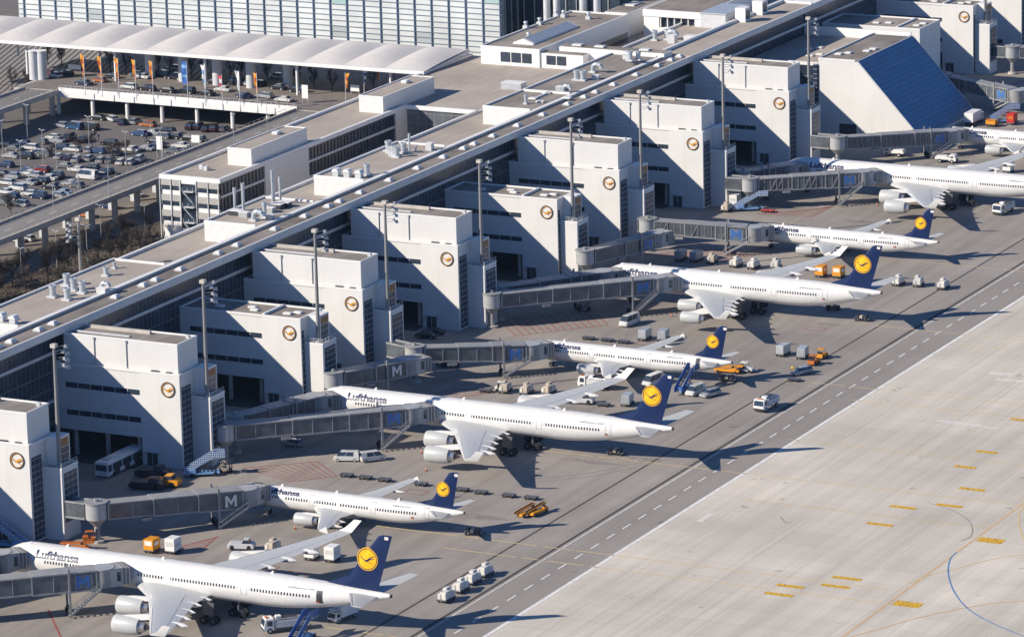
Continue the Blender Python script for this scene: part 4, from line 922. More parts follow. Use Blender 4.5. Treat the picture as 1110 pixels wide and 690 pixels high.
    if walk:
        wx_, wy_ = walk; M_ = Matrix.Rotation(-ang, 4, 'Z') @ Matrix.Translation((-A.x, -A.y, 0))
        p0 = M_ @ Vector((wx_, wy_, 0)); v = (Vector((0, 0, 0))-p0).normalized(); n = Vector((-v.y, v.x, 0))*1.35; e = -v*1.6
        q = MB(); q.hexa([(p0-n+Vector((0, 0, zr))), (e-n+Vector((0, 0, zr))), (e+n+Vector((0, 0, zr))), (p0+n+Vector((0, 0, zr)))], [(p0-n+Vector((0, 0, zr+2.6))), (e-n+Vector((0, 0, zr+2.6))), (e+n+Vector((0, 0, zr+2.6))), (p0+n+Vector((0, 0, zr+2.6)))], BGLASS)
        for s_ in (-1, 1):
            for z in (zr-.1, zr+2.7): q.bar(p0+n*s_+Vector((0, 0, z)), e+n*s_+Vector((0, 0, z)), .35, .3, BRID)
        part(q, 'walkway', r)
    return r
UPY = PI/2
def gates():
    B_ = bridge
    # far ones first only in name order; each: rotunda, cab centre, door height
    for (y, nm, x0) in ((-110.3, 'nearest long airliner', 0.2), (0, 'middle long airliner', 0), (110.9, 'medium four-engined airliner', 7.6), (221.6, 'long airliner at the right edge', .6)):
        dx2 = {0.2: 27.2, 0: 27.2, 7.6: 19, .6: 27.2}[x0]
        y1 = y-29.3 if y != 110.9 else 80.2
        if y == 221.6:
            B_((2.2, 200.3), (x0+24.2, y-5.6), 4.9, 'truss-sided bridge to the second door of the '+nm, 'blue', walk=(-3.4, 200.3), truss=True, door=math.radians(50))
            B_((-2.5, 207.0), (x0+5.0, y-4.6), 4.9, 'half hidden truss bridge to the first door of the '+nm, None, truss=True, door=math.radians(50))
        else:
            B_((-2.9, y1), (x0+dx2-2.4, y-5.4), 4.9, 'long bridge with blue M to the second door of the '+nm, 'blue', door=math.radians(50))
            B_((-4.5, y1+6.2), (x0+3.6, y-4.5), 4.9, 'half hidden shorter bridge to the first door of the '+nm, None, door=math.radians(50))
    B_((2.1, -82.9), (20.8, -60.4), 3.4, 'bridge with a white M leading to the airliner in front of the bus tower', 'white', walk=(-3.4, -82.9), door=math.radians(75))
    B_((2.8, 35.3), (22.2, 50.6), 3.4, 'bridge with a blue letter M leading to the twin-engined airliner with stairs', 'blue', walk=(-3.4, 37.2), door=math.radians(60))
    B_((-2.0, 154.2), (22.0, 160.4), 3.4, 'truss-sided bridge to the twin-engined airliner whose whole tail shows', 'blue', walk=(-3.8, 154.6), truss=True, door=math.radians(60))
    B_((3.1, 249.7), (24.0, 272.2), 3.4, 'truss-sided bridge on a rotunda beside the blue sloping facade', 'blue', walk=(-3.4, 250), truss=True, door=math.radians(60))
    B_((-2.5, 11.7), (6.6, 27.5), 4.6, 'retracted bridge with a white M at the leftmost flat-roofed tower', 'white', short=True)
    B_((-1.8, 122.0), (5.4, 143.5), 4.6, 'retracted bridge touching no airliner, at the second flat-roofed tower', 'blue', short=True)
    B_((-1.5, 330), (22, 322), 3.4, 'truss-sided bridge in the upper right corner behind the blue sloping facade', 'blue', truss=True, walk=(-6, 330), door=math.radians(60))
    B_((1.5, 370.5), (18, 377), 4.6, 'white bridge with rotunda at the far tower in the top right corner', None, truss=True, walk=(-3.4, 370.5), short=True)
gates()

# ================================================================== VEHICLES
PAINTS = {'white': (.60, .60, .59), 'silver': (.42, .44, .46), 'grey': (.16, .17, .18), 'black': (.018, .02, .024), 'dark blue': (.02, .035, .09), 'blue': (.025, .07, .17), 'red': (.22, .03, .025), 'orange': (.40, .13, .05), 'light blue': (.25, .38, .52)}
for k, c in PAINTS.items(): PAINTS[k] = mat('car_paint_'+k.replace(' ', '_'), c, .22, .25 if k in ('silver', 'grey') else 0, noise=.03, coat=.6)
LAMP_R = mat('tail_light', (.35, .02, .02), .3); LAMP_W = mat('head_light', (.7, .7, .68), .2)
BODIES = { # length, width, height, belt, profile of cabin (x0 bottom, x0 top, x1 top, x1 bottom), bonnet height
 'hatchback': (4.0, 1.75, 1.48, .92, (-1.95, -1.55, .45, 1.15), .80), 'saloon car': (4.7, 1.82, 1.42, .90, (-1.75, -1.05, .5, 1.25), .82),
 'estate car': (4.7, 1.8, 1.5, .92, (-2.25, -1.85, .55, 1.3), .82), 'off-road car': (4.6, 1.88, 1.75, 1.08, (-2.2, -1.95, .6, 1.2), 1.0), 'van': (4.9, 1.9, 1.95, 1.1, (-2.4, -2.3, 1.05, 1.9), 1.0), 'minibus': (5.4, 2.0, 2.3, 1.25, (-2.65, -2.6, 1.6, 2.35), 1.1)}
def make_car(kind, paint):
    L_, W_, H_, bz, (a, b, c, d), hz = BODIES[kind]; P_ = PAINTS[paint]
    def mk(r):
        x0, x1, w = -L_/2, L_/2, W_/2
        q = MB()
        prof = [(x0, .45), (x0+.04, .3), (x1-.1, .28), (x1, .45), (x1-.03, hz*.78), (x1-.35, hz*.92), (d, bz), (a, bz), (x0+.05, bz*.97 if a < x0+.5 else hz)]
        inset = lambda p, y: [(x, y, z) for x, z in p]
        top = [(x*.985, z) for x, z in prof]
        q.loft([inset([(x*.97, .3+(z-.3)*.93) for x, z in prof], -w), inset(prof, -w+.12), inset(prof, w-.12), inset([(x*.97, .3+(z-.3)*.93) for x, z in prof], w)], P_)
        part(q, 'body', r, smooth=True)
        q = MB(); wb, wt = w-.08, w-.28
        q.hexa([(a+.02, -wb, bz-.04), (d-.02, -wb, bz-.04), (d-.02, wb, bz-.04), (a+.02, wb, bz-.04)], [(b, -wt, H_-.07), (c, -wt, H_-.07), (c, wt, H_-.07), (b, wt, H_-.07)], GLASS); part(q, 'window', r)
        q = MB(); q.hexa([(b-.03, -wt-.03, H_-.08), (c+.05, -wt-.03, H_-.08), (c+.05, wt+.03, H_-.08), (b-.03, wt+.03, H_-.08)], [(b+.1, -wt+.1, H_), (c-.12, -wt+.1, H_), (c-.12, wt-.1, H_), (b+.1, wt-.1, H_)], P_)
        for sx in (.48,) if kind not in ('van', 'minibus') else (.25, .62):
            for sd in (-1, 1): xx = a+(d-a)*sx; q.bar((xx, sd*(wb+.01), bz-.05), (b+(c-b)*sx, sd*(wt+.02), H_-.05), .09, .05, P_)
        if kind in ('van', 'minibus'):
            for sd in (-1, 1): q.hexa([(a, sd*wb-.02, bz-.05), (a+.9, sd*wb-.02, bz-.05), (a+.9, sd*wb+.02, bz-.05), (a, sd*wb+.02, bz-.05)], [(b, sd*wt-.02, H_-.06), (b+.85, sd*wt-.02, H_-.06), (b+.85, sd*wt+.03, H_-.06), (b, sd*wt+.03, H_-.06)], P_)
        part(q, 'roof', r)
        for wx_ in (x0+.85, x1-.9):
            for sd in (-1, 1): q = MB(); q.tube((wx_, sd*(w-.2), .32), (wx_, sd*(w+.01), .32), .32, BLACK, n=14); q.tube((wx_, sd*(w-.1), .32), (wx_, sd*(w+.025), .32), .18, LSTEEL, n=10); part(q, 'wheel', r)
        for sd in (-1, 1):
            q = MB(); q.box(x1-.12, sd*(w-.5)-.15, hz*.6, x1-.01, sd*(w-.5)+.15, hz*.78, LAMP_W); part(q, 'headlight', r)
            q = MB(); q.box(x0-.02, sd*(w-.38)-.12, bz*.62, x0+.1, sd*(w-.38)+.12, bz*.85, LAMP_R); part(q, 'tail_light', r)
    return mk
def car(kind, paint, u, v, ang, z, where, group):
    g = G(u, v, z); nm = {'van': 'van', 'minibus': 'minibus'}.get(kind, 'parked_car')
    place(('car', kind, paint), make_car(kind, paint), nm, paint+' '+kind+' '+where, 'van' if kind in ('van', 'minibus') else 'car', (g.x, g.y, z+.01), ang, group)
R_ = math.radians
# --- service vehicles on the apron
def dolly_base(r, L_=3.4, W_=1.9, m=DARKM):
    q = MB(); q.box(-L_/2, -W_/2, .42, L_/2, W_/2, .56, m); q.bar((L_/2, 0, .45), (L_/2+1.1, 0, .32), .09, .09, m)
    for k in range(5): q.box(-L_/2+.2+k*(L_-.4)/4-.06, -W_/2+.05, .56, -L_/2+.2+k*(L_-.4)/4+.06, W_/2-.05, .62, STEEL)
    part(q, 'platform', r)
    for x in (-L_/2+.5, L_/2-.5):
        for sd in (-1, 1): q = MB(); q.tube((x, sd*(W_/2-.3), .22), (x, sd*(W_/2-.08), .22), .22, BLACK, n=12); part(q, 'wheel', r)
def mk_flat(r): dolly_base(r)
def mk_uld(m, h=1.65, cut=True):
    def mk(r):
        dolly_base(r)
        q = MB(); prof = [(-1.5, .64), (1.1 if cut else 1.5, .64), (1.5, 1.15), (1.5, .64+h), (-1.5, .64+h)] if cut else [(-1.5, .64), (1.5, .64), (1.5, .64+h), (-1.5, .64+h)]
        q.yprism(prof, -.85, .85, m); o = part(q, 'container', r, bevel=.04)
        q = MB()
        for x in (-1.5, -.5, .5, 1.45): q.box(x-.03, -.88, .7, x+.03, -.85, .62+h, STEEL); q.box(x-.03, .85, .7, x+.03, .88, .62+h, STEEL)
        q.box(-1.53, -.6, .75, -1.5, .6, .5+h, mat('curtain_grey', (.36, .38, .40), .6, noise=.15)); part(q, 'container_ribs', o)
    return mk
def mk_cargo(m1, m2):
    def mk(r):
        dolly_base(r); rr = random.Random(5); q = MB()
        for (x0, y0, x1, y1, h) in ((-1.5, -.85, -.2, .1, 1.3), (-.15, -.85, 1.4, -.05, 1.0), (-1.5, .15, .1, .85, .95), (.15, 0, 1.45, .85, 1.5)): q.box(x0, y0, .63, x1, y1, .63+h, m1 if h > 1.2 else m2)
        q.box(-1.2, -.6, 1.5, 1.1, .6, 1.8, m2); part(q, 'wrapped_cargo', r, bevel=.08)
    return mk
def mk_tug(m):
    def mk(r):
        q = MB(); q.yprism([(-1.5, .35), (1.5, .35), (1.5, .85), (.6, 1.0), (-.1, 1.0), (-.1, .7), (-.9, .7), (-.9, 1.05), (-1.5, 1.0)], -.75, .75, m); part(q, 'body', r, bevel=.05)
        q = MB(); q.box(-.85, -.5, .7, -.35, .5, .95, BLACK); q.box(-.95, -.5, .95, -.8, .5, 1.5, BLACK); part(q, 'seat', r)
        q = MB()
        for x in (-.95, .25):
            for sd in (-1, 1): q.bar((x, sd*.66, .95), (x*.9, sd*.6, 1.95), .06, .06, DARKM)
        q.box(-1.0, -.7, 1.93, .35, .7, 2.02, m); q.tube((-.3, 0, 2.02), (-.3, 0, 2.2), .09, ORANGE, n=8); part(q, 'canopy', r)
        for x in (-1.0, 1.0):
            for sd in (-1, 1): q = MB(); q.tube((x, sd*.55, .36), (x, sd*.8, .36), .36, BLACK, n=14); part(q, 'wheel', r)
    return mk
def mk_belt(m):
    def mk(r):
        q = MB(); q.box(-3.4, -.95, .45, 3.2, .2, .95, m); q.box(1.4, -.95, .95, 2.6, -.3, 1.35, m); part(q, 'chassis', r, bevel=.05)
        q = MB(); q.bar((-3.9, .55, 1.0), (3.9, .55, 1.55), .75, .22, BLACK); q.bar((-3.9, .98, 1.1), (3.9, .98, 1.65), .08, .28, m); q.bar((-3.9, .14, 1.1), (3.9, .14, 1.65), .08, .28, m); part(q, 'conveyor_belt', r)
        q = MB(); q.box(1.3, -.85, 1.35, 1.8, -.35, 1.8, BLACK); q.bar((2.5, -.6, 1.3), (2.2, -.6, 1.9), .06, .06, DARKM); part(q, 'driver_seat', r)
        for x in (-2.3, 2.3):
            for sd in (-1, 1): q = MB(); q.tube((x, sd*.7, .38), (x, sd*.98, .38), .38, BLACK, n=14); part(q, 'wheel', r)
    return mk
def truck_base(r, L_, cabm=WHITE, cabh=2.5):
    q = MB(); q.box(-L_/2, -.5, .55, L_/2, .5, .8, DARKM); part(q, 'chassis', r)
    q = MB(); q.yprism([(L_/2-1.75, .5), (L_/2, .5), (L_/2+.02, 1.3), (L_/2-.3, cabh), (L_/2-1.75, cabh)], -1.15, 1.15, cabm); o = part(q, 'cab', r, bevel=.07)
    q = MB(); q.hexa([(L_/2-.06, -1.02, 1.35), (L_/2+.045, -1.02, 1.35), (L_/2+.045, 1.02, 1.35), (L_/2-.06, 1.02, 1.35)], [(L_/2-.35, -.98, cabh-.2), (L_/2-.23, -.98, cabh-.2), (L_/2-.23, .98, cabh-.2), (L_/2-.35, .98, cabh-.2)], GLASS)
    q.box(L_/2-1.45, -1.17, 1.35, L_/2-.55, 1.17, cabh-.3, GLASS); part(q, 'window', o)
    q = MB(); q.box(L_/2-.02, -1.1, .5, L_/2+.06, 1.1, .85, DARKM); part(q, 'bumper', o)
    for x in (-L_/2+1.2, L_/2-1.0):
        for sd in (-1, 1): q = MB(); q.tube((x, sd*.85, .48), (x, sd*1.17, .48), .48, BLACK, n=16); q.tube((x, sd*.9, .48), (x, sd*1.19, .48), .22, LSTEEL, n=10); part(q, 'wheel', r)
def mk_box_truck(r): truck_base(r, 7.6); q = MB(); q.box(-3.8, -1.2, .95, 1.9, 1.2, 3.3, WHITE); part(q, 'cargo_box', r, bevel=.06)
def mk_service_truck(r):
    truck_base(r, 6.6); q = MB(); q.box(-3.3, -1.15, .85, 1.4, 1.15, 2.1, LSTEEL); part(q, 'tank_body', r, bevel=.12)
    q = MB(); q.box(-2.6, -.8, 2.1, .8, .8, 2.35, DARKM); q.tube((-3, .9, 2.3), (1.0, .9, 2.3), .12, METAL, n=8); q.box(.2, -.5, 2.3, 1.1, .5, 2.7, WHITE); part(q, 'top_equipment', r)
    q = MB(); q.box(2.4, -.6, 2.5, 2.8, .6, 2.62, ORANGE); part(q, 'beacon_bar', r)
def mk_pickup(r):
    truck_base(r, 5.2, WHITE, 2.0); q = MB(); q.box(-2.6, -1.05, .8, .8, 1.05, .95, LSTEEL)
    for a_ in ((-2.6, -1.05, .8, -.98), (-2.6, .98, .8, 1.05)): q.box(a_[0], a_[1], .95, a_[2], a_[3], 1.4, WHITE)
    q.box(-2.6, -.98, .95, -2.52, .98, 1.4, WHITE); q.box(-2.3, -.8, .95, .2, .8, 1.65, WHITE); part(q, 'loading_bed', r)
def mk_highloader(r):
    truck_base(r, 7.2); q = MB(); q.box(-3.6, -1.2, 1.0, 1.6, 1.2, 3.6, WHITE); q.box(1.6, -1.1, 2.9, 3.2, 1.1, 3.1, LSTEEL); part(q, 'catering_body', r, bevel=.06)
    q = MB()
    for sd in (-1, 1): q.bar((-2.6, sd*1.0, .9), (1.0, sd*1.0, 1.25), .12, .16, STEEL); q.bar((-2.6, sd*1.0, 1.25), (1.0, sd*1.0, .9), .12, .16, STEEL)
    part(q, 'scissor_lift', r)
def mk_stairs(col, checks):
    M2 = newmat('stair_check_'+checks, .5) if 'stair_check_'+checks not in MATS else MATS['stair_check_'+checks]
    nb = NB(M2); f = nb.math('ABSOLUTE', nb.math('SUBTRACT', nb.grid(nb.math('ADD', nb.axis(0), nb.axis(2)), .7, .5), nb.grid(nb.math('SUBTRACT', nb.axis(0), nb.axis(2)), .7, .5)))
    nb.out(nb.mix(f, (.62, .70, .78), srgb(70, 110, 165)) if checks == 'chequered' else nb.mix(.0, srgb(*col), srgb(*col)))
    hh = 3.1
    def mk(r):
        q = MB(); q.box(-3.3, -1.1, .45, 2.8, 1.1, .75, M2 if checks != 'chequered' else LBLUE); q.box(-3.2, -1.15, .7, -1.6, 1.15, 1.4, LBLUE if checks == 'chequered' else M2); part(q, 'chassis', r, bevel=.04)
        for x in (-2.3, 2.0):
            for sd in (-1, 1): q = MB(); q.tube((x, sd*.85, .42), (x, sd*1.12, .42), .42, BLACK, n=14); part(q, 'wheel', r)
        q = MB()
        for sd in (-1, 1):
            q.hexa([(-3.9, sd*.78-.04, .35), (1.9, sd*.78-.04, hh+.5), (1.9, sd*.78+.04, hh+.5), (-3.9, sd*.78+.04, .35)], [(-3.9, sd*.78-.04, 1.4), (1.9, sd*.78-.04, hh+1.65), (1.9, sd*.78+.04, hh+1.65), (-3.9, sd*.78+.04, 1.4)], M2)
            q.box(1.9, sd*.95-.04, hh+.4, 3.9, sd*.95+.04, hh+1.6, M2)
        part(q, 'side_panel', r)
        q = MB()
        for k in range(16): t = k/15; q.box(-3.9+5.8*t-.16, -.75, .4+(hh)*t-.03, -3.9+5.8*t+.16, .75, .4+hh*t+.03, STEEL)
        q.box(1.8, -1, hh+.3, 3.9, 1, hh+.45, STEEL); part(q, 'steps', r)
        q = MB()
        for (xa, xb) in ((-1.5, 1.8), (1.8, -1.2)):
            for sd in (-1, 1): q.bar((xa, sd*.7, .8), (xb, sd*.7, hh*.85), .12, .14, DARKM)
        part(q, 'scissor_support', r)
    return mk
def mk_bus(r):
    q = MB(); q.box(-6.8, -1.45, .35, 6.8, 1.45, 3.0, WHITE); part(q, 'body', r, bevel=.12)
    q = MB(); q.box(-6.6, -1.48, 1.2, 6.6, 1.48, 2.5, GLASS); q.box(6.72, -1.3, 1.0, 6.84, 1.3, 2.6, GLASS); q.box(-6.84, -1.2, 1.4, -6.72, 1.2, 2.5, GLASS); part(q, 'window', r)
    q = MB()
    for x in (-3.5, 0, 3.5): q.box(x-.8, -1.52, .45, x+.8, 1.52, 2.4, DARKM)
    for x in (-5.3, -1.75, 1.75, 5.3): q.box(x-.12, -1.51, 1.1, x+.12, 1.51, 2.6, WHITE)
    part(q, 'door', r)
    q = MB(); q.box(-5, -.8, 3.0, -3, .8, 3.25, LSTEEL); q.box(1, -.7, 3.0, 2.4, .7, 3.2, LSTEEL); part(q, 'roof_unit', r)
    for x in (-4.6, 4.6):
        for sd in (-1, 1): q = MB(); q.tube((x, sd*1.2, .5), (x, sd*1.47, .5), .5, BLACK, n=16); part(q, 'wheel', r)
def mk_lowtractor(m):
    def mk(r):
        q = MB(); q.yprism([(-3.3, .35), (3.3, .35), (3.3, 1.15), (2.6, 1.4), (-2.6, 1.4), (-3.3, 1.1)], -1.3, 1.3, m); part(q, 'body', r, bevel=.1)
        q = MB(); q.hexa([(.3, -1.1, 1.38), (2.2, -1.1, 1.38), (2.2, 1.1, 1.38), (.3, 1.1, 1.38)], [(.7, -.95, 2.1), (1.9, -.95, 2.1), (1.9, .95, 2.1), (.7, .95, 2.1)], GLASS); q.box(.65, -.98, 2.08, 1.95, .98, 2.18, m); part(q, 'cab', r)
        for x in (-2.1, 2.1):
            for sd in (-1, 1): q = MB(); q.tube((x, sd*1.0, .55), (x, sd*1.34, .55), .55, BLACK, n=16); part(q, 'wheel', r)
    return mk
def mk_forklift(m):
    def mk(r):
        q = MB(); q.yprism([(-1.3, .4), (.9, .4), (.9, 1.0), (-.2, 1.0), (-.3, 1.3), (-1.3, 1.3)], -.6, .6, m); part(q, 'body', r, bevel=.06)
        q = MB(); 
        for sd in (-1, 1): q.box(1.0, sd*.4-.06, .2, 1.14, sd*.4+.06, 2.6, DARKM); q.box(1.1, sd*.35-.07, .15, 2.2, sd*.35+.07, .22, DARKM)
        part(q, 'mast_and_forks', r)
        q = MB()
        for x in (-.9, .6):
            for sd in (-1, 1): q.bar((x, sd*.5, 1.1), (x*.85, sd*.48, 2.1), .07, .07, m)
        q.box(-.85, -.55, 2.08, .6, .55, 2.16, m); part(q, 'overhead_guard', r)
        for x in (-.85, .7):
            for sd in (-1, 1): q = MB(); q.tube((x, sd*.42, .33), (x, sd*.64, .33), .33, BLACK, n=12); part(q, 'wheel', r)
    return mk
def mk_crate(m, m2, h=2.2, w_=1.0):
    def mk(r):
        dolly_base(r, 2.6, 2.0); q = MB(); q.box(-1.25, -.98, .64, 1.25, .98, .64+h, m); o = part(q, 'cabinet', r, bevel=.05)
        q = MB(); q.box(-1.27, -.7, 1.5, -1.24, .7, 2.3, m2); q.box(-.8, -1.0, 1.4, .6, -.97, 2.0, m2); part(q, 'panel', o)
    return mk
def gse(key, make, name, label, cat, u, v, ang=0, group=None, off=(0, 0)):
    g = G(u, v); return place(key, make, name, label, cat, (g.x+off[0], g.y+off[1], .035), ang, group)
gse('bus', mk_bus, 'apron_bus', 'long white apron bus parked in the shade under the second gate tower', 'bus', 131, 508, UPY)
carA = 'on the apron, '
def acar(kind, paint, u, v, a, t): car(kind, paint, u, v, R_(a), .02, t, 'cars and vans on the apron')
acar('van', 'white', 376, 499, 200, 'with orange roof beacon, left of its twin below the long glazed bridge')
gs = G(378.5, 498); q = MB(); 
acar('van', 'white', 404, 499, 48, 'right of its twin below the long glazed bridge')
acar('hatchback', 'silver', 318, 483, 175, 'in deep shade under the long glazed bridge')
acar('minibus', 'white', 682.5, 352, 262, 'alone in front of the medium four-engined airliner\'s bridge')
acar('saloon car', 'dark blue', 486, 397, 190, 'in the bridge shade left of the airliner with stairs')
acar('van', 'white', 754, 427, 262, 'beside the blue stairs, left of the silver estate')
acar('estate car', 'silver', 770, 429, 250, 'right of the white van near the blue stairs')
acar('hatchback', 'silver', 637, 318, 185, 'half hidden behind the bridge of the medium airliner')
acar('saloon car', 'black', 470, 362, 185, 'in the shade at the foot of the fourth penthouse tower')
acar('saloon car', 'black', 462, 366, 185, 'lower of two in the shade at the fourth penthouse tower')
acar('hatchback', 'grey', 1009, 190, 10, 'under the truss-sided bridge at the upper right')
acar('minibus', 'white', 708, 417, 262, 'hidden partly behind the blue tail of the middle airliner')
gse('st', mk_service_truck, 'service_truck', 'white service truck with tank body standing alone beside the road edge line', 'truck', 831, 443, -UPY*1.05, 'service trucks')
gse('st', mk_service_truck, 'service_truck', 'white service truck under the wing of the airliner with stairs', 'truck', 645, 421, PI, 'service trucks')
gse('st', mk_service_truck, 'service_truck', 'white service truck in front of the long airliner at the right edge', 'truck', 1088, 231, -UPY*1.1, 'service trucks')
gse('st', None, 'service_truck', 'white service truck left of the blue stairs at the bottom edge', 'truck', 306, 683, PI+.75, 'service trucks')
gse('hl', mk_highloader, 'catering_truck', 'white catering truck in the shadow under the tail of the nearest airliner', 'truck', 372, 671, -UPY*1.15, 'service trucks').scale = (.8, .8, .75)
gse('bt', mk_box_truck, 'box_truck', 'long white box truck at the foot of the blue sloping facade', 'truck', 1056, 134, UPY, 'service trucks')
gse('pu', mk_pickup, 'pickup_truck', 'white pickup under the truss-sided bridge, load on its bed', 'truck', 970, 169, PI, 'white pickups')
gse('pu', mk_pickup, 'pickup_truck', 'white pickup at the foot of the bridge stair, right of the other pickup', 'truck', 1026, 176, .1, 'white pickups')
# stairs
gse('sb', mk_stairs((62, 104, 165), 'blue'), 'passenger_stairs', 'dark blue passenger stairs at the rear door of the airliner above the middle one', 'stairs', 0, 0, UPY, 'blue passenger stairs')
PROTO['sb'].location = (55.4, 49.3, .035)
o = place('sb', None, 'passenger_stairs', 'dark blue passenger stairs at the rear door of the nearest airliner', 'stairs', (63.2, -118.2, .035), UPY, 'blue passenger stairs')
gse('sc', mk_stairs((0, 0, 0), 'chequered'), 'passenger_stairs', 'pale blue chequered passenger stairs truck at the foot of the bus tower', 'stairs', 222, 515, .55, 'chequered stairs trucks')
gse('sc', None, 'passenger_stairs', 'pale blue chequered stairs truck below the rotunda at the sixth penthouse tower', 'stairs', 814, 228, .5, 'chequered stairs trucks')
gse('sc', None, 'passenger_stairs', 'pale blue chequered stairs truck behind the airliner at the blue sloping facade', 'stairs', 1088, 133, .6, 'chequered stairs trucks')
gse('sc', None, 'passenger_stairs', 'pale blue chequered stairs truck cut off at the left edge of the picture', 'stairs', 8, 592, PI, 'chequered stairs trucks')
# silver containers on dollies
grp = 'containers on dollies'
cont = [('us', SILVER, 'silver container dolly', [(699, 368, 'left of the wing tip of the airliner with stairs'), (719, 369, 'behind the wing tip of the airliner with stairs'), (849, 385, 'leftmost of the pair near the yellow tractor'), (870, 388, 'right of the pair near the yellow tractor'), (680, 439, 'left of the blue tail of the middle airliner'),
         (738, 282, 'first in the row behind the medium airliner'), (755, 283, 'second in the row behind the medium airliner')]),
        ('uw', CARGOW, 'wrapped white cargo dolly', [(798, 289, 'fourth in the row behind the medium airliner'), (817, 291, 'fifth in the row behind the medium airliner'), (841, 291, 'sixth in the row behind the medium airliner'), (974, 309, 'left of three behind the medium airliner\'s tail'), (995.5, 310, 'middle of three behind the medium airliner\'s tail'), (1022.5, 313, 'right of three behind the medium airliner\'s tail'),
         (484, 651, 'lowest of four in a diagonal row near the seam'), (499.5, 641, 'second lowest of four in a diagonal row'), (512.7, 632, 'second highest of four in a diagonal row'), (526, 624, 'highest of four in a diagonal row')]),
        ('ub', None, 'beige cargo dolly', [(548, 425, 'leftmost of three above the middle airliner\'s wing'), (571, 427, 'middle of three above the middle airliner\'s wing'), (595, 427, 'right of three above the middle airliner\'s wing'), (296, 597, 'behind the nearest airliner\'s wing'), (772, 285, 'third in the row behind the medium airliner'), (788, 229, 'left of the chequered stairs at the sixth penthouse tower')])]
for key, m, txt, lst in cont:
    mk = mk_uld(m) if key == 'us' else (mk_cargo(CARGOW, LSTEEL) if key == 'uw' else mk_cargo(BEIGE, CARGOW))
    for i, (u, v, t) in enumerate(lst): gse(key, mk, 'container_dolly' if key == 'us' else 'cargo_dolly', txt+' '+t, 'dolly', u, v, random.choice((UPY, UPY+.15, UPY-.1)) if v < 600 else UPY*.95, grp)
for i, (u, v, t) in enumerate(((338.5, 606, 'left of two behind the wing of the nearest airliner'), (360.5, 608, 'right of two behind the wing of the nearest airliner'), (188, 599, 'right of the orange-yellow one near the rotunda'))): gse('cw', mk_crate(WHITE, LSTEEL), 'ground_power_unit', 'tall white cabinet trailer '+t, 'trailer', u, v, UPY, 'cabinet trailers')
for i, (u, v, t) in enumerate(((165, 598, 'left of the white one near the first rotunda'), (890, 300, 'left of two above the wing of the medium airliner'), (909, 301, 'right of two above the wing of the medium airliner'))): gse('cy', mk_crate(YELP, WHITE, 1.9), 'ground_power_unit', 'orange-yellow cabinet trailer '+t, 'trailer', u, v, UPY, 'cabinet trailers')
gse('co', mk_crate(RED, ORANGE), 'ground_power_unit', 'red-orange cabinet trailer beside the chequered stairs at the top right', 'trailer', 1097, 135, UPY, 'cabinet trailers')
gse('cw', None, 'ground_power_unit', 'white cabinet trailer behind the wing of the right-edge airliner', 'trailer', 1093, 187, UPY, 'cabinet trailers')
gse('cw', None, 'ground_power_unit', 'pale cabinet trailer beside the foot of the sixth penthouse tower', 'trailer', 797, 224, UPY, 'cabinet trailers')
flats = [(375.7, 516.5, 'first from the left'), (395.8, 519, 'second from the left'), (416.6, 521.5, 'third from the left'), (456.4, 526, 'fourth from the left'), (501, 532, 'fifth from the left'), (521.2, 535, 'sixth from the left'), (551.4, 538.5, 'seventh from the left'), (575.5, 541, 'eighth from the left')]
for u, v, t in flats: gse('fl', lambda r: dolly_base(r, 2.5, 1.5), 'flat_dolly', 'empty flat dolly in the row beyond the short airliner, '+t, 'dolly', u, v, .05, 'empty flat dollies')
for u, v, t in ((637.6, 368, 'left of three above the airliner with stairs'), (658, 370, 'middle of three above the airliner with stairs'), (675.7, 372, 'right of three above the airliner with stairs'), (654, 440, 'under the middle airliner\'s wing tip'), (526, 425, 'left of the beige cargo dollies'), (860.5, 413, 'in front of the grey pickup by the seam')): gse('fl', None, 'flat_dolly', 'empty dark flat dolly '+t, 'dolly', u, v, .1, 'empty flat dollies')
tg = 'tractors and loaders on the apron'
gse('ty', mk_tug(YELP), 'baggage_tractor', 'yellow baggage tractor behind the orange one near the road edge', 'tractor', 891, 388, UPY, tg)
gse('to', mk_tug(ORANGE), 'baggage_tractor', 'orange baggage tractor left below the yellow one near the road edge', 'tractor', 882, 395, UPY, tg)
gse('tw', mk_tug(WHITE), 'baggage_tractor', 'white tractor right of the beige cargo dollies\' bridge', 'tractor', 809, 403, 0, tg)
gse('tw', None, 'baggage_tractor', 'white tractor left of the beige cargo trio', 'tractor', 545, 424, .3, tg)
gse('td', mk_tug(DARKM), 'baggage_tractor', 'dark tractor under the rear of the medium airliner', 'tractor', 903, 336, .4, tg)
gse('td', None, 'baggage_tractor', 'dark tractor in the shade under the medium airliner\'s bridge', 'tractor', 633, 336, .4, tg)
gse('by', mk_belt(YELP), 'belt_loader', 'yellow belt loader behind the tail of the airliner with stairs', 'belt loader', 789, 404, .08, tg).scale = (.8, .85, .9)
gse('by', None, 'belt_loader', 'left of two yellow belt loaders parked side by side', 'belt loader', 571, 558, UPY*.9, tg).scale = (.72, .8, .9)
gse('by', None, 'belt_loader', 'right of two yellow belt loaders parked side by side', 'belt loader', 583, 557, UPY*.9, tg).scale = (.72, .8, .9)
gse('bo', mk_belt(ORANGE), 'belt_loader', 'orange belt loader left of the first rotunda pedestal', 'belt loader', 83, 595, .2, tg).scale = (.8, .8, .8)
gse('fl3', lambda r: dolly_base(r, 3, 1.6, MATS['red_paint']), 'flat_dolly', 'rusty red flat dolly right of the chequered stairs at the sixth penthouse tower', 'dolly', 832, 230, .1, 'empty flat dollies')
gse('fk', mk_forklift(ORANGE), 'forklift', 'orange forklift beside the pedestal of the first rotunda', 'forklift', 98, 588, .6, tg)
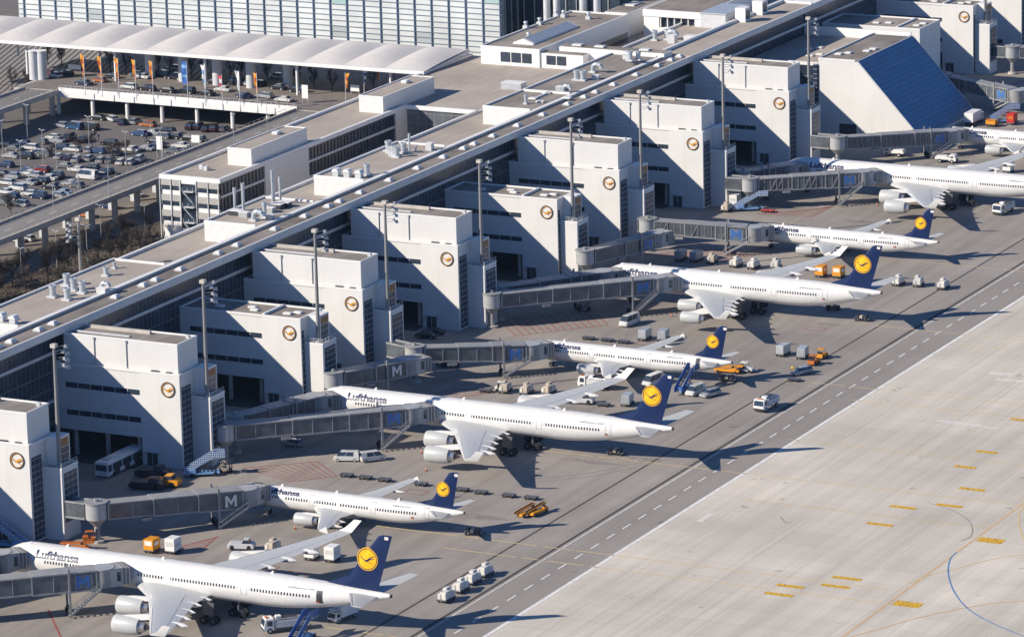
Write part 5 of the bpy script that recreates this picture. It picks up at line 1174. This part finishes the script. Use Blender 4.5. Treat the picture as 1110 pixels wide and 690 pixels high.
gse('lt', mk_lowtractor(LSTEEL), 'pushback_tractor', 'pale grey pushback tractor behind the nearest airliner\'s engines', 'tractor', 262, 595, .3, tg).scale = (.72, .8, .9)
gse('lt', None, 'pushback_tractor', 'pale grey pushback tractor under the wing of the middle airliner', 'tractor', 631, 437, .2, tg)
gse('ld', mk_lowtractor(DARKM), 'pushback_tractor', 'black pushback tractor in the shade left of the chequered stairs at the bus tower', 'tractor', 160, 529, .2, tg)
gse('lt2', mk_lowtractor(YELP), 'pushback_tractor', 'yellow pushback tractor right of the black one near the bus tower', 'tractor', 177, 526, .2, tg)
gse('ld', None, 'pushback_tractor', 'black tractor at the wall of the bus tower', 'tractor', 166, 516, .2, tg)
gse('fk2', mk_forklift(BEIGE), 'forklift', 'brown forklift at the right end of the hatched area at the bus tower', 'forklift', 245, 512, 0, tg)
acar('estate car', 'silver', 869, 405, 245, 'below the silver container pair near the yellow tractor')
gse('yb', mk_crate(YELP, ORANGE, 1.0), 'ground_power_unit', 'low yellow trailer at the foot of the solar facade', 'trailer', 1075, 137, 0, 'cabinet trailers')
# baggage under aircraft tails
for (x, y, a, t) in ((62.5, 2.6, .1, 'under the rear of the middle airliner'), (61.5, -53.5, .2, 'under the rear of the short airliner'), (60.0, 59.0, .2, 'behind the stairs of the airliner with stairs'), (66, 113.5, .1, 'under the rear of the medium airliner')):
    place('fl2', lambda r: (dolly_base(r), [part(MB().box(-1.4+.9*k, -.8, .63, -.7+.9*k, .8, 1.15, BEIGE if k % 2 else DARKM), 'suitcase_pile', r, bevel=.06) for k in range(3)]), 'baggage_cart', 'dark loaded baggage cart '+t, 'cart', (x, y, .035), a, 'loaded baggage carts')
# cones
def mk_cone(r):
    q = MB(); q.box(-.22, -.22, 0, .22, .22, .05, BLACK); q.lathe([(.05, .17), (.75, .03)], mat('cone_orange', srgb(235, 90, 30), .5), 12, 'z', (0, 0, 0), True); part(q, 'cone', r)
    q = MB(); q.lathe([(.35, .115), (.5, .082)], WHITE, 12, 'z', (0, 0, 0)); part(q, 'reflective_band', r)
for u, v, t in ((457, 491, 'in front of the middle airliner\'s outer engine'), (462, 510, 'below the middle airliner\'s wing tip'), (276, 550, 'left of the short airliner\'s engine'), (320, 573, 'below the short airliner\'s engine'), (122, 681, 'left of the nearest airliner\'s outer engine'), (728, 343, 'in front of the medium airliner\'s engines'), (951, 223, 'left of the right-edge airliner\'s engines'), (627, 411, 'left of the truck under the wing')):
    gse('cone', mk_cone, 'traffic_cone', 'small orange traffic cone '+t, 'traffic cone', u, v, 0, 'traffic cones')
# people
def person(x, y, z, label, vest=True, ang=0):
    me = bpy.data.meshes.new('person'); V = [(0, 0, .95), (0, 0, 1.2), (0, 0, 1.45), (0, 0, 1.56), (0, 0, 1.68), (0, 0, 1.76), (.1, 0, .9), (.12, .03, .5), (.12, 0, .08), (.12, .12, .04), (-.1, 0, .9), (-.12, -.03, .5), (-.13, -.08, .08), (-.13, .04, .04), (.2, 0, 1.42), (.26, .02, 1.15), (.25, .14, .92), (-.2, 0, 1.42), (-.26, 0, 1.15), (-.26, .1, .9)]
    E = [(0, 1), (1, 2), (2, 3), (3, 4), (4, 5), (0, 6), (6, 7), (7, 8), (8, 9), (0, 10), (10, 11), (11, 12), (12, 13), (2, 14), (14, 15), (15, 16), (2, 17), (17, 18), (18, 19)]
    Rr = [.15, .15, .14, .06, .10, .07, .10, .07, .05, .04, .10, .07, .05, .04, .07, .05, .035, .07, .05, .035]
    me.from_pydata(V, E, []); o = bpy.data.objects.new('person', me); COL.objects.link(o)
    md = o.modifiers.new('s', 'SKIN'); o.modifiers.new('ss', 'SUBSURF').levels = 1
    for i, rr in enumerate(Rr): me.skin_vertices[0].data[i].radius = (rr, rr*.85)
    me.skin_vertices[0].data[0].use_root = True
    dg = bpy.context.evaluated_depsgraph_get(); m2 = bpy.data.meshes.new_from_object(o.evaluated_get(dg)); bpy.data.objects.remove(o)
    m2.materials.clear()
    for m in (TROUS, HIVIS if vest else NAVY, SKIN): m2.materials.append(m)
    for p in m2.polygons:
        c = p.center; p.material_index = 0 if c.z < .98 else (1 if c.z < 1.52 and not (abs(c.x) > .2 and c.z < 1.0) else 2); p.use_smooth = True
    o = bpy.data.objects.new('person', m2); COL.objects.link(o); o.location = (x, y, z); o.rotation_euler.z = ang; tag(o, label, 'person')
    return o
g = G(859, 405); person(g.x, g.y, .02, 'person in a yellow vest standing beside the silver tractor')
g = G(378, 490); q = MB()

# ================================================================== LANDSIDE
ZG, ZD = 7.5, 13.5
lot = sheet('car_park_surface', [(-260, -150), (-120.5, -150), (-120.5, 205), (-260, 205)], ZG+.03, M_LAND)
sheet('access_road', [(-120.5, -150), (-101.5, -150), (-101.5, 205), (-120.5, 205)], ZG+.05, mat('pale_ground', (.20, .175, .15), .95, noise=.3, scale=.1))
sheet('plaza', [(-500, 205), (-96, 205), (-96, 420), (-500, 420)], ZG+.05, M_LAND)
LROAD = apron_mat('elevated_road_surface', (.235, .22, .205), .08, .1, False)
def viaduct(name, label, x0, x1, y0, y1, posts, marks=True):
    r = thing(name, label, 'bridge')
    q = MB(); q.box(x0+.3, y0, 12.6, x1-.3, y1, ZD-.02, CONC); part(q, 'deck', r)
    q = MB(); q.box(x0+.55, y0, ZD-.02, x1-.55, y1, ZD+.02, LROAD); part(q, 'carriageway', r)
    q = MB()
    for (a, b) in ((x0-.1, x0+.4), (x1-.4, x1+.1)): q.box(a, y0, 12.95, b, y1, ZD+.55, CONC)
    part(q, 'parapet', r)
    q = MB()
    for x in (x0+.15, x1-.15):
        q.bar((x, y0, ZD+1.25), (x, y1, ZD+1.25), .07, .07, STEEL)
        n = int((y1-y0)/2.5)
        for k in range(n+1): q.box(x-.04, y0+k*2.5-.04, ZD+.75, x+.04, y0+k*2.5+.04, ZD+1.25, STEEL)
    part(q, 'railing', r)
    q = MB(); xm = (x0+x1)/2
    for k in range(int((y1-y0)/9)): q.box(xm-.08, y0+k*9, ZD+.02, xm+.08, y0+k*9+3, ZD+.035, LINEW)
    part(q, 'lane_marking', r)
    for y in posts:
        for x in (x0+1.4, x1-1.4): q = MB(); q.box(x-.55, y-.55, ZG, x+.55, y+.55, 12.6, CONC if x > xm else LSTEEL); part(q, 'pier', r, bevel=.1)
    return r
viaduct('elevated_road', 'long concrete elevated road running behind the terminal past the car park', -119.5, -109.8, -300, 205, [k*9.6+22 for k in range(-33, 19)])
viaduct('elevated_road', 'short concrete elevated road at the upper left joining the forecourt deck', -196.5, -186.5, -150, 205, [k*12+72 for k in range(-18, 12)])
dk = thing('forecourt_deck', 'raised forecourt deck with a bright white edge beam on columns above the car park', 'bridge')
q = MB(); q.box(-200, 205.6, 12.4, -96, 262, ZD-.02, CONC); part(q, 'deck', dk)
q = MB(); q.box(-199, 206, ZD-.02, -96.5, 262, ZD+.02, mat('deck_paving', (.20, .175, .16), .85, noise=.15, scale=.3)); part(q, 'paving', dk)
q = MB(); q.box(-187, 205.0, 12.1, -119.4, 205.7, ZD+.1, WHITE); q.box(-187, 205.7, ZD, -119.4, 206.1, ZD+.8, WALL); part(q, 'edge_beam', dk)
q = MB()
for k in range(45): x = -186.5+k*1.5; q.box(x-.06, 205.85, ZD+.8, x+.06, 205.97, ZD+1.35, STEEL)
q.box(-187, 205.86, ZD+1.3, -119.4, 205.96, ZD+1.38, STEEL); part(q, 'railing', dk)
for x in [-187.5+k*9.95 for k in range(8)]: q = MB(); q.tube((x, 206.3, ZG), (x, 206.3, 12.4), .5, WHITE, n=12); part(q, 'column', dk)
q = MB(); q.box(-199, 224, ZG, -97, 224.3, 12.4, GLASS)
for k in range(50): q.box(-198+k*2, 223.9, ZG, -197.9+k*2, 224, 12.4, STEEL)
part(q, 'shop_front', dk)
# glass curtain wall building and the vaulted canopy
gb = thing('glass_curtain_building', 'huge building with pale glass curtain wall of blue mullions across the top of the picture', 'building')
def curtmat():
    m = newmat('pale_curtain_glass', .18, spec=.6); q = NB(m)
    n = q.rng(q.noise(.09, None, 2), .35, .65, .86, 1.08); cell = q.math('FRACT', q.math('MULTIPLY', q.math('SINE', q.math('ADD', q.math('MULTIPLY', q.math('FLOOR', q.math('DIVIDE', q.math('ADD', q.axis(0), 106.9), 4.96)), 12.9), q.math('MULTIPLY', q.math('FLOOR', q.math('DIVIDE', q.math('SUBTRACT', q.axis(2), 11.3), 2.86)), 78.2))), 4375.5))
    c = q.scale((.70, .73, .725), q.math('MULTIPLY', n, q.rng(cell, 0, 1, .93, 1.04)))
    teal = q.math('MULTIPLY', q.math('GREATER_THAN', cell, .82), q.math('GREATER_THAN', q.axis(2), 22.7)); c = q.mix(q.math('MULTIPLY', teal, .7), c, (.30, .48, .46))
    grey = q.math('GREATER_THAN', cell, .965); q.out(q.mix(q.math('MULTIPLY', grey, .7), c, (.33, .37, .38))); return m
q = MB(); q.box(-252.5, 290, 7.5, -106.4, 345, 50, curtmat()); part(q, 'curtain_wall', gb)
MULL = mat('blue_mullion', (.12, .18, .27), .4, .2, noise=.05); TRANS = mat('transom_grey', (.30, .36, .42), .4, .2)
for k in range(30): q = MB(); x = -106.9-k*4.96; q.box(x-.13, 289.65, 7.5, x+.13, 290, 50, MULL); part(q, 'mullion', gb)
for k in range(22): q = MB(); z = 11.3+k*1.43; q.box(-252.5, 289.75, z, -106.4, 289.95, z+.13, TRANS); part(q, 'transom', gb)
q = MB(); q.box(-106.4, 289.7, 7.5, -105.6, 345, 50, GLASS)
for k in range(15): q.box(-105.6, 290+k*3.5, 7.5, -105.4, 290.2+k*3.5, 50, STEEL)
part(q, 'dark_glass_side', gb)
dgb = thing('dark_glass_building', 'dark glass building with tall round columns behind the rooftops at the top centre', 'building')
q = MB(); q.box(-105.3, 300, 7.5, -76.5, 345, 33, FAC_S); q.box(-105.3, 299.7, 7.5, -76.5, 300, 33, GLASS); part(q, 'glass_wall', dgb)
for x in (-94.6, -91.8, -84.4, -80.4): q = MB(); q.tube((x, 292, 7.5), (x, 292, 33), .9, LSTEEL, n=16); part(q, 'column', dgb, smooth=True)
for k in range(10): q = MB(); q.box(-105+k*3, 299.4, 7.5, -104.8+k*3, 299.7, 33, STEEL); part(q, 'mullion', dgb)
can = thing('canopy_roof', 'long white canopy roof of billowing membrane bays in front of the glass building', 'canopy')
NBAY = 13; XA, XB = -238.0, -91.9; YF, YB = 219.5, 243.4; bw = (XB-XA)/NBAY
MEMB = mat('membrane_white', (.64, .605, .57), .7, noise=.10, scale=.5, stretch=(1, 6, 1))
for k in range(NBAY):
    q = MB(); nx, ny = 12, 8; vs = []; x0 = XA+k*bw
    for j in range(ny+1):
        v = j/ny
        for i in range(nx+1):
            u = i/nx; y = YF+(YB-YF)*v; xx = x0+u*bw
            z = 22.0+1.3*v+1.15*math.sin(PI*u)*math.sin(PI*min(1, v*1.0))**.6+.25*math.sin(PI*v)
            vs.append((xx, y, z))
    n0 = len(vs); vs += [(x, y, z-.25) for x, y, z in vs]
    fs = []
    for j in range(ny):
        for i in range(nx):
            a = j*(nx+1)+i; fs.append((a, a+1, a+nx+2, a+nx+1)); fs.append((n0+a, n0+a+nx+1, n0+a+nx+2, n0+a+1))
    for i in range(nx): fs.append((i, n0+i, n0+i+1, i+1)); a = ny*(nx+1)+i; fs.append((a, a+1, n0+a+1, n0+a))
    q.add(vs, fs, MEMB); part(q, 'membrane_bay', can, smooth=True)
q = MB(); q.box(XA-.3, YF-.5, 21.4, XB+.3, YF, 22.25, WHITE); part(q, 'front_beam', can)
q = MB()
for k in range(NBAY+1): x = XA+k*bw; q.bar((x, YF, 21.6), (x, YB, 22.9), .5, .6, LSTEEL)
part(q, 'ribs', can)
for k in range(6): x = XA+6+k*26; q = MB(); q.tube((x, YF+2, ZD), (x, YF+2, 21.6), .35, WHITE, n=10); part(q, 'column', can)
for k in range(12): x = XA+4+k*12.4; q = MB(); q.tube((x, YB-2, ZD), (x, YB-2, 22.5), .3, LSTEEL, n=10); part(q, 'column', can)
for (u, v, t) in ((37.5, 86, 'leftmost, in shade'), (46, 86, 'second from the left'), (163, 84, 'third from the left, behind flags'), (199, 88, 'behind the blue flag'), (236, 92, 'fifth from the left'), (272.5, 95, 'sixth from the left'), (312.5, 95, 'seventh from the left'), (425, 92, 'rightmost, behind the rooftop box')):
    g = G(u, v, ZD); 
    def mkc(r):
        q = MB(); q.tube((0, 0, 0), (0, 0, 7.1), 1.25, LSTEEL, n=24); part(q, 'shaft', r, smooth=True); q = MB(); q.lathe([(7.1, 1.25), (7.1, 1.4), (7.35, 1.4), (7.35, .05)], WHITE, 24, 'z', (0, 0, 0)); part(q, 'rim', r)
    place('cyl', mkc, 'ventilation_tower', 'tall white cylinder under the canopy, '+t, 'column', (g.x, g.y, ZD), 0, 'white cylinders under the canopy')
# slatted canopy shadow painted as stripes on the far-left plaza, and greenery
slat_shadow_m = newmat('slat_shadow_paving', .85); nb = NB(slat_shadow_m); f = nb.grid(nb.math('ADD', nb.axis(0), nb.math('MULTIPLY', nb.axis(1), .35)), 1.7, .5); nb.out(nb.mix(f, (.30, .26, .22), (.08, .085, .10)))
sheet('slat_shadow_plaza', [(-262, 214), (-206, 214), (-206, 300), (-262, 300)], ZG+.1, slat_shadow_m)
sheet('slat_shadow_plaza', [(-205, 230), (-160, 230), (-160, 243), (-205, 243)], ZD+.06, slat_shadow_m)
# flags
def flag(u, v, h, cols, label, kind='narrow'):
    g = G(u, v, ZD); r = thing('flag', label, 'flag', (g.x, g.y, ZD), 0, 'flags along the forecourt edge')
    q = MB(); q.tube((0, 0, 0), (0, 0, h), .11, LSTEEL, .06, 8); part(q, 'flagpole', r)
    q = MB(); ny = 14; H_ = h*.5; rr = random.Random(u); ph = rr.random()*6; sgn = -1 if kind != 'right' else 1
    for j in range(ny):
        def row(t): w_ = (.35+.75*(1-t)**1.2+.12*math.sin(t*9+ph)) if kind != 'wide' else 1.5; zz = h-.3-H_*t; return [(0, 0, zz), (sgn*w_*.5, .14*math.sin(t*7+ph), zz+.1-.15*t), (sgn*w_, -.12*math.sin(t*8+ph+1), zz+.22-.3*t)]
        a, b = row(j/ny), row((j+1)/ny); m = cols[int(j*len(cols)*2.4/ny) % len(cols)]
        q.add(a+b, [(0, 1, 4, 3), (1, 2, 5, 4)], m)
        q.add([(x, y+.03, z) for x, y, z in a+b], [(3, 4, 1, 0), (4, 5, 2, 1)], m)
    part(q, 'flag_cloth', r)
FO = mat('flag_orange', srgb(222, 150, 40), .7); FR = mat('flag_rust', srgb(190, 95, 40), .7); FB = mat('flag_blue', srgb(45, 95, 165), .7); FP = mat('flag_pink', srgb(190, 60, 80), .7)
for i, (u, v) in enumerate(((92.5, 103), (111, 105), (129.5, 107), (148, 109), (166.5, 110.5))):
    flag(u, v, 10.2, [FO, FR], 'orange and rust flag, '+['first', 'second', 'third', 'fourth', 'fifth'][i]+' from the left on the forecourt edge')
flag(204, 113, 10.6, [FB, MATS['light_blue_paint'], FB], 'large blue and white flag in the middle of the flag row', 'wide')
flag(223, 115, 10.2, [PLASTIC, MATS['light_blue_paint']], 'white flag just right of the large blue one')
flag(241.5, 116.5, 8, [FP, PLASTIC], 'small pink and white flag right of the white one')
flag(260.5, 118, 9.4, [PLASTIC], 'furled white flag, third from the right of the deck row')
flag(279.5, 119.5, 9.2, [FO, FR], 'narrow orange flag at the right end of the deck edge')
flag(375, 112, 7.6, [FO, FR], 'orange flag near the white sign boards', 'right')
flag(395, 106, 7.2, [PLASTIC, FB], 'blue and white flag left of the rooftop box', 'right')
flag(412, 98, 5.5, [FR, FO], 'rust flag behind the rooftop box')
# sign boards
def sboard(u, v, z, w_, h, label, zleg=1.5):
    g = G(u, v, z); r = thing('sign_board', label, 'sign', (g.x, g.y, z), 0, 'blank white sign boards'); q = MB()
    q.box(-w_/2, -.08, zleg, w_/2, .08, zleg+h, WHITE); part(q, 'board', r)
    q = MB(); q.box(-w_/2, -.05, 0, -w_/2+.12, .05, zleg+.1, STEEL); q.box(w_/2-.12, -.05, 0, w_/2, .05, zleg+.1, STEEL); part(q, 'leg', r)
sboard(173.5, 172, ZG, 1.6, 3.2, 'tall white board standing in the car park', 2.2); sboard(213, 175, ZG, 2.2, 1.8, 'white board above the elevated road', 4.5)
sboard(331, 112, ZD, 1.7, 3.3, 'tall white board on the forecourt right of the cars', 1.2); sboard(385, 103, ZD, 2.4, 1.6, 'white board left of the blue and white flag', .9); sboard(81, 77, ZD, 3.6, 1.2, 'low white board under the canopy', .4)
# lamps
def mk_lamp(r):
    q = MB(); q.tube((0, 0, 0), (0, 0, 8.2), .09, STEEL, .06, 8); part(q, 'pole', r)
    for sd in (-1, 1): q = MB(); q.bar((0, 0, 8.1), (sd*1.1, 0, 8.35), .07, .07, LSTEEL); q.box(sd*.7-.3, -.12, 8.3, sd*.7+.3, .12, 8.42, STEEL); part(q, 'lamp_head', r)
lamps = [(23, 190, 'front left of the car park'), (30, 150, 'middle left of the car park'), (47, 178, 'second row of the car park'), (97, 163, 'centre of the car park'), (62, 192, 'beside the orange car'), (85, 205, 'near the elevated road'), (3, 167, 'at the left edge'), (137, 180, 'near the white van'), (62, 291, 'between the trees behind the road'), (95, 285, 'right of the tall mast'), (24, 310, 'in the trees at the lower left'), (158, 262, 'beside the office building'), (110, 262, 'among the trees behind the low roof')]
for u, v, t in lamps: g = G(u, v, ZG); place('lamp', mk_lamp, 'street_lamp', 'slim street lamp '+t, 'street lamp', (g.x, g.y, ZG), random.uniform(-.3, .3), 'street lamps by the car park')
for k, (u, v) in enumerate(((50, 238), (102, 214), (225, 160), (262, 146), (186, 177))): g = G(u, v, ZD); place('lamp', None, 'street_lamp', 'slim street lamp on the elevated road, '+['first', 'second', 'fourth', 'last', 'third'][k]+' from the left', 'street lamp', (-110.2 if k != 4 else -119, g.y, ZD), UPY, 'street lamps on the road')
# cars: rows from photo pixels, left to right
KA = ['white', 'black', 'dark blue', 'silver', 'grey', 'blue', 'red']
ordw = ['first', 'second', 'third', 'fourth', 'fifth', 'sixth', 'seventh', 'eighth', 'ninth', 'tenth', 'eleventh', 'twelfth', 'thirteenth', 'fourteenth', 'fifteenth', 'sixteenth', 'seventeenth']
def row(items, z, ang, where, group):
    items = sorted(items)
    for i, it in enumerate(items):
        u, v, c, k = it[:4]; a = it[4] if len(it) > 4 else ang
        car(k, c, u, v, R_(a)+random.uniform(-.04, .04), z, ordw[i]+' from the left '+where, group)
GP = 'cars in the car park'
E_, S_, H_, O_, V_ = 'estate car', 'saloon car', 'hatchback', 'off-road car', 'van'
row([(67, 138, 'silver', H_), (81, 140, 'blue', V_), (98, 141, 'black', V_), (151, 147, 'blue', E_)], ZG, 170, 'in the farthest lane of the car park', GP)
row([(107, 130, 'black', S_), (121, 131, 'white', E_, 150), (134, 135, 'dark blue', H_, 95), (147, 134, 'silver', H_, 95), (160, 137, 'orange', E_), (208, 140, 'black', O_, 95), (216, 140, 'black', O_, 95), (225, 142, 'black', E_, 95), (234, 142, 'black', O_, 95), (243, 142, 'grey', H_, 95)], ZG, 175, 'below the deck edge', GP)
row([(44, 156, 'grey', H_), (58, 151, 'white', H_), (62, 154, 'silver', S_), (76, 152, 'black', V_, 100), (91, 154, 'black', O_, 100), (119, 157, 'black', E_), (188, 150, 'black', E_), (204, 152, 'black', S_), (214, 153, 'black', E_)], ZG, 175, 'in the second lane of the car park', GP)
row([(40, 168, 'silver', E_, 200), (79, 164, 'white', E_), (66, 162, 'dark blue', E_), (105, 166, 'blue', E_), (143, 164, 'white', S_), (97, 165, 'silver', H_, 100), (158, 163, 'silver', S_), (170, 160, 'dark blue', E_)], ZG, 178, 'in the third lane of the car park', GP)
row([(65, 172, 'silver', H_), (75, 173, 'dark blue', H_), (84, 175, 'silver', E_), (97, 174, 'silver', H_), (110, 176, 'silver', H_), (120, 176, 'grey', H_), (132, 178, 'white', H_), (142, 178, 'white', H_), (152, 175, 'silver', O_), (127, 168, 'grey', H_)], ZG, 100, 'in the nose-in row in mid car park', GP)
row([(6, 181, 'dark blue', E_), (33, 190, 'white', S_), (45, 186, 'red', E_), (28, 188, 'blue', H_), (38, 192, 'silver', H_), (53, 195, 'white', S_), (60, 193, 'black', O_)], ZG, 175, 'in the curved row with the red car', GP)
row([(7, 200, 'white', E_), (20, 206, 'white', O_), (31, 200, 'silver', S_), (45, 199, 'black', O_), (7, 210, 'white', S_)], ZG, 175, 'in the front left row of the car park', GP)
row([(95, 194, 'white', 'minibus'), (107, 193, 'silver', E_), (114, 189, 'black', O_), (77, 201, 'silver', S_), (83, 203, 'grey', H_), (42, 215, 'dark blue', O_), (22, 223, 'silver', E_), (68, 211, 'light blue', S_)], ZG, 175, 'nearest the elevated road', GP)
row([(17, 262, 'white', S_), (29, 261, 'white', H_), (93, 235, 'orange', H_), (146, 213, 'white', S_), (118, 226, 'dark blue', H_)], ZG, 175, 'under the elevated road', GP)
row([(4, 160, 'black', E_), (14, 163, 'grey', S_), (25, 158, 'dark blue', H_), (33, 162, 'white', E_), (12, 171, 'silver', S_), (28, 172, 'black', O_), (48, 169, 'grey', H_)], ZG, 178, 'at the left end of the third lane', GP)
row([(168, 156, 'black', S_), (176, 150, 'grey', E_), (165, 146, 'silver', S_), (181, 145, 'black', O_), (196, 160, 'white', S_), (187, 166, 'grey', E_), (200, 167, 'black', H_)], ZG, 176, 'around the tall white board', GP)
row([(2, 191, 'black', S_), (14, 193, 'silver', H_), (70, 182, 'grey', S_), (84, 186, 'white', S_), (99, 184, 'black', E_)], ZG, 176, 'in the middle of the front car park', GP)
row([(4, 222, 'grey', S_), (12, 216, 'black', E_), (32, 212, 'white', H_), (56, 205, 'black', S_), (62, 214, 'silver', H_)], ZG, 176, 'in the front corner by the elevated road', GP)
GD = 'cars on the forecourt deck'
row([(91, 92, 'dark blue', S_), (140, 96, 'white', E_), (160, 98, 'black', E_), (182, 100, 'black', S_), (203, 101, 'black', O_), (224, 103, 'black', S_), (242, 99, 'white', S_), (265, 106, 'dark blue', S_), (287, 106, 'silver', E_), (308, 110, 'white', S_)], ZD, 172, 'along the near kerb of the forecourt', GD)
row([(108, 89, 'orange', H_), (121, 85, 'black', H_), (147, 83, 'grey', H_), (155, 85, 'white', S_), (176, 84, 'black', V_), (190, 86, 'black', O_), (232, 91, 'black', S_), (255, 92, 'black', V_), (269, 93, 'silver', E_), (281, 93, 'black', H_), (302, 97, 'black', S_), (322, 100, 'black', O_), (190, 76, 'white', S_), (300, 85, 'white', H_)], ZD, 172, 'in the forecourt\'s far lane under the canopy', GD)
for (u, v, c) in ((52, 82, 'red'), (60, 84, 'white'), (72, 82, 'black')): car('hatchback', c, u, v, R_(170), ZD, 'at the left end of the forecourt near the cylinders', GD)
for i, (u, v) in enumerate(((107, 152), (159, 153), (57, 188), (19, 192), (171, 168))): g = G(u, v, ZG); person(g.x, g.y, ZG+.03, 'person walking in the car park, '+['beside the dark van', 'beside the blue car', 'near the red car', 'between white cars', 'near the tall white board'][i], False)

# ------------------------------------------------------------------ trees
def mk_tree(seed, h, twigs, m_tw, wide=.33):
    def mk(r):
        rr = random.Random(seed); q = MB(); q.tube((0, 0, 0), (0, 0, h*.45), h*.022+.05, BARK, h*.014+.03, 8); tips = []
        for k in range(11):
            a = rr.uniform(0, 2*PI); z0 = h*rr.uniform(.25, .6); L_ = h*rr.uniform(.22, .42)
            b = Vector((math.cos(a)*L_*wide*2, math.sin(a)*L_*wide*2, z0+L_*rr.uniform(.7, 1.1))); q.tube((0, 0, z0*.8), b, .07, BARK, .02, 5); tips.append((Vector((0, 0, z0)), b))
            for j in range(3): t = rr.uniform(.4, .9); s_ = Vector((0, 0, z0*.8)).lerp(b, t); e_ = s_+Vector((rr.uniform(-1, 1), rr.uniform(-1, 1), rr.uniform(.5, 1.4)))*h*.11; q.tube(s_, e_, .03, BARK, .01, 4); tips.append((s_, e_))
        part(q, 'trunk', r)
        q = MB()
        for k in range(twigs):
            s_, e_ = rr.choice(tips); p = s_.lerp(e_, rr.uniform(.2, 1.1))+Vector((rr.gauss(0, .25), rr.gauss(0, .25), rr.gauss(0, .25)))*h*.12
            d = Vector((rr.uniform(-1, 1), rr.uniform(-1, 1), rr.uniform(-.1, 1.3))).normalized()*rr.uniform(.35, .9); n = d.orthogonal().normalized()*.028
            q.add([p-n, p+n, p+d], [(0, 1, 2)], m_tw)
        part(q, 'crown', r)
    return mk
def mk_conifer(r):
    rr = random.Random(2); q = MB(); q.tube((0, 0, 0), (0, 0, 5.5), .14, BARK, .03, 6); part(q, 'trunk', r); q = MB()
    for k in range(1500):
        z = rr.uniform(.5, 6.3); R2 = (6.5-z)*.2*rr.uniform(.35, 1.1); a = rr.uniform(0, 2*PI); p = Vector((math.cos(a)*R2, math.sin(a)*R2, z)); d = Vector((math.cos(a)*.4, math.sin(a)*.4, -.1)); n = Vector((-math.sin(a), math.cos(a), .4))*.12
        q.add([p-n, p+n, p+d], [(0, 1, 2)], FIR)
    part(q, 'crown', r)
rt = random.Random(11)
kinds = [('t1', mk_tree(1, 7.0, 1300, TWIG)), ('t2', mk_tree(2, 6.0, 1150, TWIG, .42)), ('t3', mk_tree(3, 5.0, 900, TWIG, .5))]
trees = []
for k in range(46):
    u = rt.uniform(-5, 176); f = (u/176); vlo = 262-f*70 if False else None
    # the planted belt between the elevated road and the terminal
    x = rt.uniform(-103.5, -93) if k < 26 else rt.uniform(-100, -64); y = rt.uniform(28, 96) if k < 26 else rt.uniform(10, 92)
    trees.append((x, y))
trees.sort(key=lambda t: t[1])
for i, (x, y) in enumerate(trees):
    key, mk = kinds[i % 3]; t = place(key, mk, 'bare_tree', 'leafless brown tree in the belt between the elevated road and the terminal roofs', 'tree', (x, y, ZG), rt.uniform(0, 6), 'bare trees between road and terminal'); s_ = rt.uniform(.75, 1.2); t.scale = (s_, s_, s_)
for u, v in ((8, 225), (12, 232), (120, 170), (128, 168), (85, 165), (56, 171), (4, 300), (100, 158), (137, 166)): g = G(u, v, ZG); t = place('t3', None, 'bare_tree', 'small leafless tree between the parked cars', 'tree', (g.x, g.y, ZG), rt.uniform(0, 6), 'bare trees in the car park'); t.scale = (.7, .7, .7)
for i, (u, v) in enumerate(((12, 72), (30, 75), (52, 70), (67, 72), (120, 78), (137, 80), (172, 78), (184, 80), (208, 84), (222, 85), (250, 86), (262, 87), (290, 88), (322, 93), (341, 97), (360, 100), (405, 98))): g = G(u, v, ZD); place('t3', None, 'bare_tree', 'small dark leafless tree on the forecourt under the canopy', 'tree', (g.x, g.y, ZD if u > 45 else ZG), rt.uniform(0, 6), 'bare trees under the canopy').scale = (.85, .85, 1.15)
q = MB()
hedge = MB(); rr = random.Random(9)
for k in range(9000):
    x, y = rr.uniform(-104, -61), rr.uniform(8, 97)
    p = Vector((x, y, ZG+rr.uniform(0, .8))); d = Vector((rr.uniform(-1, 1), rr.uniform(-1, 1), rr.uniform(.2, 1))).normalized()*.6; n = d.orthogonal().normalized()*.12
    hedge.add([p-n, p+n, p+d], [(0, 1, 2)], TWIG)
hb = hedge.build('undergrowth', kind='stuff'); tag(hb, 'brown bushy undergrowth covering the ground under the bare trees', 'undergrowth')
bpy.context.view_layer.update()

# ------------------------------------------------------------------ air between the aircraft carrying the camera and the airport
hz = newmat('haze_air'); n_ = hz.node_tree.nodes; n_.remove(n_['Principled BSDF']); pv = n_.new('ShaderNodeVolumePrincipled')
pv.inputs['Color'].default_value = (.5, .72, 1, 1); pv.inputs['Density'].default_value = .00002; pv.inputs['Anisotropy'].default_value = .2
hz.node_tree.links.new(pv.outputs[0], [x for x in n_ if x.type == 'OUTPUT_MATERIAL'][0].inputs['Volume'])
MB().box(-2500, -1500, -1, 2300, 3100, 238, hz).build('haze', kind='stuff')
